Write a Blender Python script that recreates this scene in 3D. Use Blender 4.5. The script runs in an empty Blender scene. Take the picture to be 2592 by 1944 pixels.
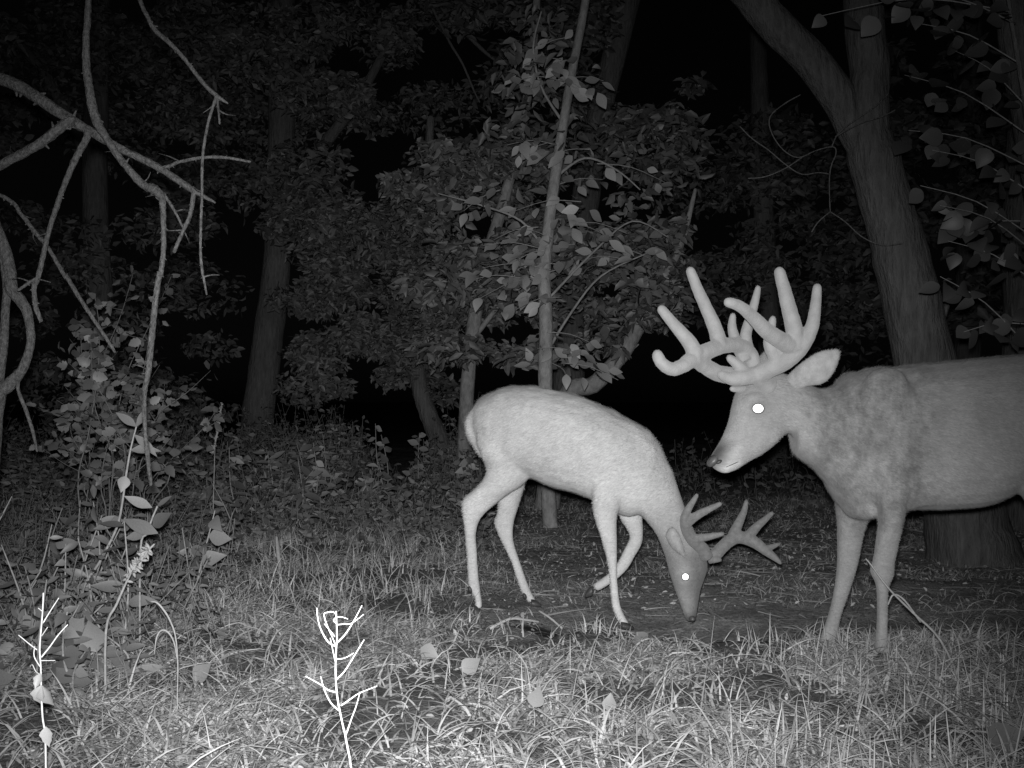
import bpy, math, random
import numpy as np
from mathutils import Vector, Matrix, noise as mnoise

# ------------------------------------------------------------------ camera, world, light
SC = bpy.context.scene
COL = SC.collection
F_PX, CX, HY, CAM_H = 2780.0, 1296.0, 1010.0, 0.9      # focal length and horizon in photo pixels, camera height in metres
cam_d = bpy.data.cameras.new('camera')
cam_d.sensor_fit = 'HORIZONTAL'
cam_d.sensor_width = 36.0
cam_d.lens = F_PX / 2592.0 * 36.0
cam_d.shift_y = (HY - 972.0) / 2592.0
cam_d.clip_start = 0.05
cam_d.clip_end = 600.0
cam = bpy.data.objects.new('camera', cam_d)
COL.objects.link(cam)
cam.location = (0, 0, CAM_H)
cam.rotation_euler = (math.radians(90), 0, 0)
SC.camera = cam

world = bpy.data.worlds.new('World')
SC.world = world
world.use_nodes = True
wn = world.node_tree
bg = wn.nodes['Background']
sky = wn.nodes.new('ShaderNodeTexSky')
sky.sky_type = 'NISHITA'
sky.sun_disc = False
sky.sun_elevation = math.radians(12)
sky.sun_rotation = math.radians(140)
bw = wn.nodes.new('ShaderNodeRGBToBW')
wn.links.new(sky.outputs[0], bw.inputs[0])
wn.links.new(bw.outputs[0], bg.inputs[0])
bg.inputs[1].default_value = 0.00025

moon_d = bpy.data.lights.new('moon', 'SUN')
moon_d.energy = 0.003
moon_d.angle = math.radians(0.5)
moon = bpy.data.objects.new('moon', moon_d)
COL.objects.link(moon)
moon.rotation_euler = (math.radians(55), 0, math.radians(140))

# the trail camera's own infrared LEDs, in the housing a few centimetres above the lens: a tight bank and a wide bank
def led(name, power, size_deg, aim_px, loc, rad):
    d = bpy.data.lights.new(name, 'SPOT')
    d.energy = power
    d.spot_size = math.radians(size_deg)
    d.spot_blend = 1.0
    d.shadow_soft_size = rad
    o = bpy.data.objects.new(name, d)
    COL.objects.link(o)
    o.location = loc
    tgt = Vector(((aim_px[0] - CX) / F_PX, 1.0, -(aim_px[1] - HY) / F_PX))
    o.rotation_euler = tgt.to_track_quat('-Z', 'Y').to_euler()
    return o
led('infrared_flash', 1250, 63, (1150, 1270), (-0.015, 0.0, CAM_H + 0.05), 0.02)
led('infrared_flash_wide', 250, 112, (1150, 1050), (0.015, 0.0, CAM_H + 0.05), 0.02)

SC.view_settings.view_transform = 'Standard'
SC.view_settings.look = 'None'
SC.view_settings.gamma = 1.0
SC.view_settings.exposure = 0.0
SC.view_settings.use_curve_mapping = False

# ------------------------------------------------------------------ helpers
rnd = random.Random(7)
rng = np.random.default_rng(11)

def W(px, py, D):
    return Vector(((px - CX) / F_PX * D, D, CAM_H - (py - HY) / F_PX * D))
def ss(a, b, x):
    t = min(1.0, max(0.0, (x - a) / (b - a)))
    return t * t * (3 - 2 * t)

def lawn_edge(x):
    return 4.14 + 0.24 * mnoise.noise(Vector((x * 1.25, 0.4, 5.0))) + 0.09 * mnoise.noise(Vector((x * 4.5, 0.4, 9.0)))
def ground_z(x, y):
    z = 0.012 * mnoise.noise(Vector((x * 9, y * 9, 1.7))) * ss(3, 4, y) + 0.020 * mnoise.noise(Vector((x * 1.3, y * 1.3, 3.1))) + 0.010 * mnoise.noise(Vector((x * 4.1, y * 4.1, 8.3)))
    # lawn lip, and the scraped hollow behind it
    edge = lawn_edge(x)
    m = ss(0.0, 0.35, x) * (1 - ss(2.3, 3.2, x))
    z += 0.015 * m * ss(edge - 0.5, edge - 0.05, y) * (1 - ss(edge - 0.03, edge + 0.08, y))
    z -= 0.085 * m * ss(edge - 0.02, edge + 0.10, y) * (1 - ss(edge + 0.25, edge + 1.3, y))
    z += 0.05 * ss(7, 14, y) * mnoise.noise(Vector((x * 0.3, y * 0.3, 1.0)))
    return z

def new_mesh(name, verts, faces_flat, sizes, smooth=False):
    v = np.asarray(verts, dtype=np.float32).reshape(-1, 3)
    fl = np.asarray(faces_flat, dtype=np.int32).ravel()
    sz = np.asarray(sizes, dtype=np.int32).ravel()
    me = bpy.data.meshes.new(name)
    me.vertices.add(len(v)); me.vertices.foreach_set('co', v.ravel())
    me.loops.add(len(fl)); me.loops.foreach_set('vertex_index', fl)
    st = np.zeros(len(sz), dtype=np.int32); st[1:] = np.cumsum(sz)[:-1]
    me.polygons.add(len(sz)); me.polygons.foreach_set('loop_start', st); me.polygons.foreach_set('loop_total', sz)
    if smooth:
        me.polygons.foreach_set('use_smooth', np.ones(len(sz), dtype=bool))
    me.update(calc_edges=True)
    me.validate()
    return me

def link(name, me, mat, parent=None, kind=None):
    o = bpy.data.objects.new(name, me)
    COL.objects.link(o)
    if mat is not None and len(me.materials) == 0:
        me.materials.append(mat)
    if parent is not None:
        o.parent = parent
    if kind:
        o['kind'] = kind
    return o

def tag(o, label, cat, group=None):
    o['label'] = label
    o['category'] = cat
    if group:
        o['group'] = group
    return o

def thing(name, loc, label, cat, group=None):
    o = bpy.data.objects.new(name, None)
    o.empty_display_size = 0.1
    COL.objects.link(o)
    o.location = loc
    return tag(o, label, cat, group)

class MB:
    def __init__(self):
        self.v, self.f, self.s = [], [], []
    def ring_loft(self, rings, cap=True):
        n = len(rings[0]); b = len(self.v)
        for r in rings:
            self.v.extend([tuple(p) for p in r])
        for i in range(len(rings) - 1):
            for k in range(n):
                k2 = (k + 1) % n
                self.f += [b + i * n + k, b + i * n + k2, b + (i + 1) * n + k2, b + (i + 1) * n + k]; self.s.append(4)
        if cap:
            for i, rev in ((0, True), (len(rings) - 1, False)):
                c = sum((Vector(p) for p in rings[i]), Vector()) / n
                self.v.append(tuple(c)); ci = len(self.v) - 1
                for k in range(n):
                    k2 = (k + 1) % n
                    a, d = b + i * n + k, b + i * n + k2
                    self.f += [ci, d, a] if rev else [ci, a, d]; self.s.append(3)
    def tube(self, pts, radii, n=8, sub=4, rough=0.0, seed=0, tip=True):
        P, R = spline(pts, radii, sub)
        rings = []
        prev = None
        for i, p in enumerate(P):
            t = (P[min(i + 1, len(P) - 1)] - P[max(i - 1, 0)])
            t = t.normalized() if t.length > 1e-9 else Vector((0, 0, 1))
            if prev is None:
                a = t.orthogonal().normalized()
            else:
                a = (prev - t * prev.dot(t)).normalized()
            prev = a
            bb = t.cross(a)
            ring = []
            for k in range(n):
                th = 2 * math.pi * k / n
                q = a * math.cos(th) + bb * math.sin(th)
                r = R[i]
                if rough:
                    r *= 1 + rough * mnoise.noise((p + q * R[i]) * (0.6 / max(R[i], 0.004)) + Vector((seed, 0, 0)))
                ring.append(p + q * r)
            rings.append(ring)
        if tip:
            t = (P[-1] - P[-2]).normalized()
            c = P[-1]
            for g, h in ((0.8, 0.45), (0.35, 0.8)):
                rings.append([c + (Vector(q) - c) * g + t * R[-1] * h for q in rings[len(P) - 1]])
        self.ring_loft(rings)
        return self
    def mesh(self, name, parent=None, smooth=True):
        v = np.array(self.v, dtype=np.float64)
        if parent is not None:
            v = v - np.array(world_loc(parent))
        return new_mesh(name, v, self.f, self.s, smooth)
    def build(self, name, mat, parent=None, smooth=True, kind=None):
        return link(name, self.mesh(name, parent, smooth), mat, parent, kind)

def world_loc(o):
    l = Vector(o.location)
    while o.parent is not None:
        o = o.parent
        l = l + Vector(o.location)
    return l

def cr(p0, p1, p2, p3, t):
    return 0.5 * ((2 * p1) + (p2 - p0) * t + (2 * p0 - 5 * p1 + 4 * p2 - p3) * t * t + (3 * p1 - p0 - 3 * p2 + p3) * t ** 3)
def spline(pts, vals, sub):
    P = [Vector(p) for p in pts]; n = len(P)
    if n < 3:
        sub = max(1, sub)
    op, ov = [], []
    for i in range(n - 1):
        a, b, c, d = P[max(i - 1, 0)], P[i], P[i + 1], P[min(i + 2, n - 1)]
        for k in range(sub):
            t = k / sub
            op.append(cr(a, b, c, d, t)); ov.append(vals[i] * (1 - t) + vals[i + 1] * t)
    op.append(P[-1]); ov.append(vals[-1])
    return op, ov

def px_tube(mb, pts, Dm, n=8, sub=4, rough=0.0, seed=0):
    """pts: (px, py, width_px[, D])"""
    P, R = [], []
    for q in pts:
        D = q[3] if len(q) > 3 else Dm
        P.append(W(q[0], q[1], D)); R.append(q[2] * 0.5 / F_PX * D)
    mb.tube(P, R, n, sub, rough, seed)
    return mb

# ------------------------------------------------------------------ materials (a monochrome infrared picture: every colour is a grey)
def mat_base(name):
    m = bpy.data.materials.new(name); m.use_nodes = True
    nt = m.node_tree
    return m, nt, nt.nodes['Principled BSDF']
def nd(nt, t, **kw):
    n = nt.nodes.new(t)
    for k, v in kw.items():
        setattr(n, k, v)
    return n
def ramp(nt, src, a, b, p0=0.35, p1=0.65):
    r = nd(nt, 'ShaderNodeValToRGB')
    r.color_ramp.elements[0].position = p0; r.color_ramp.elements[0].color = (a, a, a, 1)
    r.color_ramp.elements[1].position = p1; r.color_ramp.elements[1].color = (b, b, b, 1)
    nt.links.new(src, r.inputs[0])
    return r.outputs[0]
def noise(nt, scale, detail=4, rough=0.6, vec=None, stretch=None):
    n = nd(nt, 'ShaderNodeTexNoise')
    n.inputs['Scale'].default_value = scale; n.inputs['Detail'].default_value = detail; n.inputs['Roughness'].default_value = rough
    if vec is None:
        tc = nd(nt, 'ShaderNodeTexCoord'); vec = tc.outputs['Object']
    if stretch:
        mp = nd(nt, 'ShaderNodeMapping'); mp.inputs['Scale'].default_value = stretch
        nt.links.new(vec, mp.inputs[0]); vec = mp.outputs[0]
    nt.links.new(vec, n.inputs['Vector'])
    return n.outputs[0]
def mul(nt, a, b):
    m = nd(nt, 'ShaderNodeMix', data_type='RGBA', blend_type='MULTIPLY')
    m.inputs['Factor'].default_value = 1
    nt.links.new(a, m.inputs['A']); nt.links.new(b, m.inputs['B'])
    return m.outputs['Result']
def bump(nt, bs, h, strength, dist):
    b = nd(nt, 'ShaderNodeBump'); b.inputs['Strength'].default_value = strength; b.inputs['Distance'].default_value = dist
    nt.links.new(h, b.inputs['Height']); nt.links.new(b.outputs[0], bs.inputs['Normal'])

def mat_fur(name, lo, hi, mottle):
    m, nt, bs = mat_base(name)
    big = ramp(nt, noise(nt, 6, 5, 0.62), lo, hi, 0.32, 0.68)
    hair = mul(nt, ramp(nt, noise(nt, 130, 4, 0.75, stretch=(0.5, 1, 1.2)), 0.78, 1.0, 0.3, 0.7), ramp(nt, noise(nt, 45, 4, 0.7, stretch=(0.4, 1, 1.3)), 0.9, 1.0, 0.35, 0.65))
    at = nd(nt, 'ShaderNodeAttribute', attribute_name='coat')
    mx = nd(nt, 'ShaderNodeMix', data_type='RGBA', blend_type='MULTIPLY')
    nt.links.new(at.outputs['Alpha'], mx.inputs['Factor']); nt.links.new(mul(nt, big, hair), mx.inputs['A'])
    nt.links.new(ramp(nt, noise(nt, 17, 6, 0.72, stretch=(1.3, 1, 0.75)), mottle, 1.0, 0.36, 0.62), mx.inputs['B'])
    c = mul(nt, mx.outputs['Result'], at.outputs['Color'])
    nt.links.new(c, bs.inputs['Base Color'])
    bs.inputs['Roughness'].default_value = 0.85
    bs.inputs['Specular IOR Level'].default_value = 0.15
    bs.inputs['Sheen Weight'].default_value = 0.12
    bs.inputs['Sheen Roughness'].default_value = 0.45
    bump(nt, bs, noise(nt, 110, 5, 0.75, stretch=(0.35, 1, 1.2)), 0.5, 0.006)
    return m
def mat_plain(name, lo, hi, scale=20, rough=0.8, sheen=0.0, bstr=0.3, bdist=0.004, spec=0.3):
    m, nt, bs = mat_base(name)
    nt.links.new(ramp(nt, noise(nt, scale), lo, hi), bs.inputs['Base Color'])
    bs.inputs['Roughness'].default_value = rough
    bs.inputs['Specular IOR Level'].default_value = spec
    bs.inputs['Sheen Weight'].default_value = sheen
    if bstr:
        bump(nt, bs, noise(nt, scale * 5), bstr, bdist)
    return m
def mat_bark(name, lo, hi, furrow=34, squash=0.20, bdist=0.04):
    m, nt, bs = mat_base(name)
    f = noise(nt, furrow, 5, 0.65, stretch=(1, 1, squash))
    g = ramp(nt, noise(nt, 2.2, 4, 0.6), 0.7, 1.0)
    nt.links.new(mul(nt, ramp(nt, f, lo, hi, 0.3, 0.7), g), bs.inputs['Base Color'])
    bs.inputs['Roughness'].default_value = 0.9; bs.inputs['Specular IOR Level'].default_value = 0.15
    bump(nt, bs, f, 0.9, bdist)
    return m
def mat_leaf(name, lo, hi, island=True, rough=0.5, spec=0.35):
    m, nt, bs = mat_base(name)
    if island:
        g = nd(nt, 'ShaderNodeNewGeometry'); r = g.outputs['Random Per Island']
    else:
        g = nd(nt, 'ShaderNodeObjectInfo'); r = g.outputs['Random']
    c = mul(nt, ramp(nt, r, lo, hi, 0.0, 1.0), ramp(nt, noise(nt, 30, 3), 0.8, 1.0))
    nt.links.new(c, bs.inputs['Base Color'])
    bs.inputs['Roughness'].default_value = rough; bs.inputs['Specular IOR Level'].default_value = spec
    tr = nd(nt, 'ShaderNodeBsdfTranslucent')
    nt.links.new(c, tr.inputs['Color'])
    mx = nd(nt, 'ShaderNodeMixShader'); mx.inputs[0].default_value = 0.18
    out = nt.nodes['Material Output']
    nt.links.new(bs.outputs[0], mx.inputs[1]); nt.links.new(tr.outputs[0], mx.inputs[2]); nt.links.new(mx.outputs[0], out.inputs[0])
    return m

M = {}
M['fur_a'] = mat_fur('pale_coat', 0.325, 0.395, 0.80)
M['fur_b'] = mat_fur('grey_coat', 0.185, 0.24, 0.56)
M['ear'] = mat_plain('ear_fur', 0.17, 0.225, 40, 0.9, 0.12)
M['ear_dark'] = mat_plain('ear_fur_dark', 0.17, 0.24, 40, 0.9, 0.12)
M['velvet_a'] = mat_plain('antler_velvet_dark', 0.10, 0.14, 60, 0.9, 0.15, 0.5, 0.003)
M['velvet_b'] = mat_plain('antler_velvet', 0.165, 0.20, 30, 0.9, 0.2, 0.5, 0.003)
M['hoof'] = mat_plain('hoof_horn', 0.02, 0.04, 30, 0.45)
M['nose'] = mat_plain('nose_skin', 0.045, 0.07, 90, 0.4, 0, 0.4, 0.002)
M['lid'] = mat_plain('eyelid_skin', 0.08, 0.12, 90, 0.6, 0)
m, nt, bs = mat_base('eye_reflection')
bs.inputs['Base Color'].default_value = (1, 1, 1, 1); bs.inputs['Metallic'].default_value = 1; bs.inputs['Roughness'].default_value = 0.55
M['tapetum'] = m
M['bark'] = mat_bark('tree_bark', 0.065, 0.125)
M['bark_smooth'] = mat_bark('smooth_bark', 0.15, 0.28, 30, 0.6, 0.015)
M['bark_far'] = mat_bark('far_bark', 0.09, 0.16)
M['dead_wood'] = mat_bark('dead_branch_wood', 0.025, 0.115, 110, 0.7, 0.016)
M['stalk'] = mat_plain('bleached_stalk', 0.36, 0.5, 60, 0.7)
M['stem'] = mat_plain('plant_stem', 0.14, 0.22, 60, 0.7)
M['dry_stem'] = mat_plain('dry_stem', 0.16, 0.24, 60, 0.8)
M['dark_stem'] = mat_plain('dark_stem', 0.07, 0.13, 60, 0.8)
M['leaf_obj'] = mat_leaf('leaf', 0.17, 0.36, False)
M['leaf_bg'] = mat_leaf('foliage', 0.055, 0.16, True)
M['leaf_weed'] = mat_leaf('weed_leaf', 0.08, 0.19, False)
M['leaf_round'] = mat_leaf('round_leaf', 0.05, 0.12, False)
M['leaf_dead'] = mat_leaf('pale_fallen_leaf', 0.22, 0.34, False)
M['grass'] = mat_leaf('grass_blade', 0.12, 0.40, True, 0.6)
M['straw'] = mat_leaf('dry_straw', 0.22, 0.45, True, 0.7)
M['meadow'] = mat_leaf('meadow_blade', 0.18, 0.5, True, 0.6)
M['weed_cover'] = mat_leaf('weed_cover_leaf', 0.04, 0.13, True, 0.7)
M['litter'] = mat_leaf('litter', 0.10, 0.40, True, 0.8)

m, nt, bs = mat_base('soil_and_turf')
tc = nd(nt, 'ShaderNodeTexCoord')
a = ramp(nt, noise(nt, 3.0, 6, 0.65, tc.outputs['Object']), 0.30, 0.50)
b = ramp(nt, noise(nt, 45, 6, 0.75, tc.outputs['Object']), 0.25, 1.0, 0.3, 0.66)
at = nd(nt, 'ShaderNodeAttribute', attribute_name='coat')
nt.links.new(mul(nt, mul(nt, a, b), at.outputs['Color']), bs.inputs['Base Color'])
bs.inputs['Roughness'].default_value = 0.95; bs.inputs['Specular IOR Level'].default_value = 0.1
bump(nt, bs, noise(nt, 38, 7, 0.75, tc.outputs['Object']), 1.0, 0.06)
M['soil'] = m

def set_coat(me, vals, mottle=0.2):
    a = me.color_attributes.new('coat', 'FLOAT_COLOR', 'POINT')
    v = np.asarray(vals, dtype=np.float32)
    a.data.foreach_set('color', np.stack([v, v, v, np.ones_like(v) * mottle], 1).ravel())

# ------------------------------------------------------------------ ground
def lawn_mask(x, y):
    """1 where turf grows, 0 on the trampled bare soil behind the lawn edge"""
    edge = lawn_edge(x)
    fore = 1 - ss(edge - 0.06, edge + 0.08, y)
    xl = (x / y) * F_PX + CX                        # bearing, as the bare patch fans out with distance
    left = 1 - ss(1020, 1240, xl + 120 * mnoise.noise(Vector((x * 2, y * 2, 0))))
    return max(fore, left * 0.85)
xs = np.concatenate([np.linspace(-150, -5, 24)[:-1], np.linspace(-5, 5, 220), np.linspace(5, 150, 24)[1:]])
ys = np.concatenate([np.linspace(-60, 1.2, 12)[:-1], np.linspace(1.2, 9, 200), np.linspace(9, 22, 60)[1:], np.linspace(22, 320, 30)[1:]])
gv, gc = [], []
for y in ys:
    for x in xs:
        gv.append((x, y, ground_z(x, y)))
        lm = lawn_mask(x, y) if 1.2 < y < 12 else 0.5
        ed = lawn_edge(x)
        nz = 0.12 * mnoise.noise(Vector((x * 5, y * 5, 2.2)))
        damp_shade = ss(0.35, 0.7, x + nz * 2) * (1 - ss(1.35, 1.75, x + nz * 3)) * ss(ed - .05, ed + .1, y) * (1 - ss(ed + .18, ed + .5, y + nz * 3.5))   # moist dug earth plus the hollow wall's shadow, painted into the ground colour
        damp_shade = max(damp_shade, ss(.75, .35, ((x - .2) / .28) ** 2 + ((y - 4.33) / .16) ** 2 + nz * 2))
        gc.append((1.0 - 0.45 * lm) * (1 - 0.86 * damp_shade))
nx, ny = len(xs), len(ys)
gf = []
for j in range(ny - 1):
    for i in range(nx - 1):
        k = j * nx + i
        gf += [k, k + 1, k + nx + 1, k + nx]
gm = new_mesh('ground', gv, gf, [4] * ((nx - 1) * (ny - 1)), True)
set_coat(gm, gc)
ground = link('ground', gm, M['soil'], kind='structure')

# ------------------------------------------------------------------ leaf, blade and foliage generators (numpy)
def norm(a):
    return a / np.maximum(np.linalg.norm(a, axis=1, keepdims=True), 1e-9)
LEAF6 = np.array([(0, 0, 0), (-.42, .35, .10), (0, .45, -.02), (.42, .35, .10), (-.26, .75, .05), (.26, .75, .05), (0, 1.0, -.12)], dtype=np.float64)
LEAF6_F = np.array([(0, 2, 1), (0, 3, 2), (1, 2, 4), (2, 3, 5), (2, 6, 4), (2, 5, 6)])
def foliage_arrays(pos, axis, nrm, L, Wd):
    n = len(pos)
    axis = norm(axis); side = norm(np.cross(axis, nrm)); nn = np.cross(side, axis)
    T = LEAF6
    cz = rng.normal(0.8, 0.6, n)[:, None, None]
    Wd = Wd * rng.uniform(.7, 1.25, n)
    v = pos[:, None, :] + side[:, None, :] * (T[None, :, 0, None] * Wd[:, None, None]) \
        + axis[:, None, :] * (T[None, :, 1, None] * L[:, None, None]) + nn[:, None, :] * (T[None, :, 2, None] * L[:, None, None] * cz)
    f = LEAF6_F[None] + (np.arange(n) * len(T))[:, None, None]
    return v.reshape(-1, 3), f.reshape(-1)
def foliage(name, mat, parent, pos, L, wr=0.55, droop=0.35, up=0.5, kind='stuff', face=0.35):
    n = len(pos)
    ax = rng.normal(size=(n, 3)); ax[:, 2] = ax[:, 2] * 0.5 - droop
    nr = rng.normal(size=(n, 3)) * 0.8; nr[:, 2] += up; nr[:, 1] -= face
    Ls = L * rng.uniform(0.6, 1.25, n)
    v, f = foliage_arrays(pos, ax, nr, Ls, Ls * wr)
    if parent is not None:
        v = v - np.array(world_loc(parent))
    me = new_mesh(name, v, f, np.full(len(f) // 3, 3))
    return link(name, me, mat, parent, kind)

def leaf_mesh(name, outline, mat, fold=0.12, curl=0.15):
    """outline: half widths along the midrib 0..1"""
    n = len(outline); v = []
    for i, w in enumerate(outline):
        t = i / (n - 1); z = -curl * t * t
        v += [(-w, t, z + fold * w * 2), (0, t, z), (w, t, z + fold * w * 2)]
    f, s = [], []
    for i in range(n - 1):
        for k in (0, 1):
            a = i * 3 + k
            f += [a, a + 1, a + 4, a + 3]; s.append(4)
    me = new_mesh(name, v, f, s, True)
    me.materials.append(mat)
    return me
OVAL = [0.01, .15, .25, .29, .27, .20, .11, .012]
LONG = [0.01, .09, .16, .18, .165, .13, .07, .01]
HEART = [0.10, .36, .45, .45, .40, .30, .16, .012]
LOBE = [0.03, .33, .27, .40, .32, .35, .22, .15, .02]
CRUMP = [.02, .20, .30, .22, .20, .08, .01]
LV = {k: [leaf_mesh('leaf', o, M[mt], fo * (4 if k == 'dead' else 1), cu * (2 if k == 'dead' else 1)) for fo, cu in ((.06, .1), (.16, .3), (.1, -.12))]
      for k, o, mt in (('oval', OVAL, 'leaf_obj'), ('weed', LONG, 'leaf_weed'), ('broad', [.02, .26, .36, .36, .29, .2, .1, .01], 'leaf_weed'),
                       ('heart', HEART, 'leaf_round'), ('lobe', LOBE, 'leaf_weed'), ('dead', CRUMP, 'leaf_dead'))}
def put_leaf(parent, kind, p, axis, nrm, L, wmul=1.0):
    axis = Vector(axis).normalized(); nrm = Vector(nrm)
    side = axis.cross(nrm)
    side = side.normalized() if side.length > 1e-6 else axis.orthogonal().normalized()
    nn = side.cross(axis)
    me = LV[kind][rnd.randrange(3)]
    o = bpy.data.objects.new('leaf', me); COL.objects.link(o)
    o.parent = parent
    q = Vector(p) - world_loc(parent)
    Mx = Matrix((side * L * wmul, axis * L, nn * L)).transposed().to_4x4()
    Mx.translation = q
    o.matrix_local = Mx
    return o

# ------------------------------------------------------------------ deer
def loft(mb, secs, n=20, sub=3, e=2.25):
    """secs: (ax, ay, bx, by, D, t): two silhouette points in photo pixels, distance and half thickness in metres"""
    A, B, T = [], [], []
    for ax, ay, bx, by, D, t in secs:
        a, b = W(ax, ay, D), W(bx, by, D)
        A.append((a + b) / 2); B.append((a - b) / 2); T.append(t)
    C, T2 = spline(A, T, sub)
    U, _ = spline(B, T, sub)
    rings = []
    for c, u, t in zip(C, U, T2):
        ring = []
        for k in range(n):
            th = 2 * math.pi * k / n
            co, si = math.cos(th), math.sin(th)
            fx = math.copysign(abs(co) ** (2 / e), co); fy = math.copysign(abs(si) ** (2 / e), si)
            ring.append(c + u * fx + Vector((0, t, 0)) * fy)
        rings.append(ring)
    mb.ring_loft(rings)
def ell(mb, px, py, D, rx, ry, rt, rot=0):
    rings = []
    c = W(px, py, D); ca, sa = math.cos(rot), math.sin(rot)
    for i in range(1, 12):
        ph = math.pi * i / 12
        ring = []
        for k in range(20):
            th = 2 * math.pi * k / 20
            x, y, z = rx * math.sin(ph) * math.cos(th), rt * math.sin(ph) * math.sin(th), ry * math.cos(ph)
            ring.append(c + Vector((x * ca - z * sa, y, x * sa + z * ca)))
        rings.append(ring)
    mb.ring_loft(rings)
def remesh(name, mb, parent, voxel, iters, fac=0.5):
    me = mb.mesh('tmp', parent)
    o = bpy.data.objects.new('tmp', me); COL.objects.link(o)
    r = o.modifiers.new('r', 'REMESH'); r.mode = 'VOXEL'; r.voxel_size = voxel
    s = o.modifiers.new('s', 'SMOOTH'); s.factor = fac; s.iterations = iters
    dg = bpy.context.evaluated_depsgraph_get()
    out = bpy.data.meshes.new_from_object(o.evaluated_get(dg))
    bpy.data.objects.remove(o); bpy.data.meshes.remove(me)
    out.name = name
    out.polygons.foreach_set('use_smooth', np.ones(len(out.polygons), dtype=bool))
    return out
def eye(parent, px, py, D, r_px, ry_px):
    e = MB(); c = W(px, py, D)
    view = (Vector((0, 0, CAM_H)) - c).normalized()
    sx = Vector((0, 0, 1)).cross(view).normalized(); sy = view.cross(sx)
    k = D / F_PX
    def disc(mb, a, b, depth, off):
        rings = []
        for i in range(1, 7):
            ph = (math.pi / 2) * i / 6
            rings.append([c + view * (off + depth * math.cos(ph)) + sx * a * k * math.sin(ph) * math.cos(t) + sy * b * k * math.sin(ph) * math.sin(t)
                          for t in [2 * math.pi * j / 20 for j in range(20)]])
        mb.ring_loft(rings)
    disc(e, r_px * 1.17, ry_px * 1.17, 0.010, 0.0)
    o = e.build('eye', M['lid'], parent)
    g = MB(); disc(g, r_px, ry_px, 0.0016, 0.0092)
    t = g.build('pupil', M['tapetum'], o)
    t['label'] = 'glowing white eye reflecting the flash'
def hoof(parent, pts, D, w):
    """pts: top px, toe px; a cloven hoof of two claws"""
    (tx, ty), (hx, hy), (qx, qy) = pts          # coronet centre, toe tip, heel
    for s in (-1, 1):
        mb = MB(); dd = D + s * w * 0.55
        top, toe, heel = W(tx, ty, dd), W(hx, hy, dd), W(qx, qy, dd)
        ax = (toe - heel); 
        rings = []
        for i in range(6):
            t = i / 5
            c = heel.lerp(toe, t); h = (top.z - c.z) * (1 - 0.75 * t * t) 
            wd = w * 0.52 * (1 - 0.6 * t * t)
            rings.append([c + Vector((0, -wd, 0)), c + Vector((0, wd, 0)), c + Vector((0, wd * 0.8, h * 0.6)), c + Vector((0, wd * 0.3, h)), c + Vector((0, -wd * 0.3, h)), c + Vector((0, -wd * 0.8, h * 0.6))])
        mb.ring_loft(rings)
        mb.build('hoof', M['hoof'], parent)
def dewclaw(parent, px, py, D):
    mb = MB(); ell(mb, px, py, D, 0.009, 0.015, 0.012, 0.4)
    mb.build('dewclaw', M['hoof'], parent)
def taper(p):
    n = len(p) - 1
    return [(q[0], q[1], q[2] * (1.06 - 0.24 * (i / n) ** 1.5), q[3]) for i, q in enumerate(p)]
def antler(parent, mat, D0, paths, label=None, wm=1.0):
    mb = MB()
    for p in paths:
        px_tube(mb, [(q[0], q[1], q[2] * wm, q[3]) for q in taper(p)], D0, 14, 6, .07, p[0][0])
    me = remesh('antler', mb, parent, 0.004, 4)
    set_coat(me, np.ones(len(me.vertices)), 0)
    o = link('antler', me, mat, parent)
    fur_layer(o, me, mat, 26000, (0, 0, .6), lambda x, y: x < -1e6, (.003, .007), .0005, parent.location, 'velvet')
    if label:
        o['label'] = label
    return o
def ear(parent, mat, secs):
    mb = MB(); loft(mb, secs, 16, 4, 2.0)
    me = remesh('ear', mb, parent, 0.004, 5)
    # scoop the side that faces the camera so the ear is a cup, not a slab
    set_coat(me, np.ones(len(me.vertices)), 0)
    o = link('ear', me, mat, parent)
    fur_layer(o, me, mat, 5000, (.4, 0, .5), lambda x, y: x < -1e6, (.006, .013), .0006, parent.location)
    return o
def to_px(co, loc):
    x, y, z = co[:, 0] + loc[0], co[:, 1] + loc[1], co[:, 2] + loc[2]
    return CX + x / y * F_PX, HY - (z - CAM_H) / y * F_PX
def mesh_co(me):
    a = np.zeros(len(me.vertices) * 3, dtype=np.float32); me.vertices.foreach_get('co', a)
    return a.reshape(-1, 3)
def sstep(a, b, x):
    t = np.clip((x - a) / (b - a), 0, 1); return t * t * (3 - 2 * t)

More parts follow.
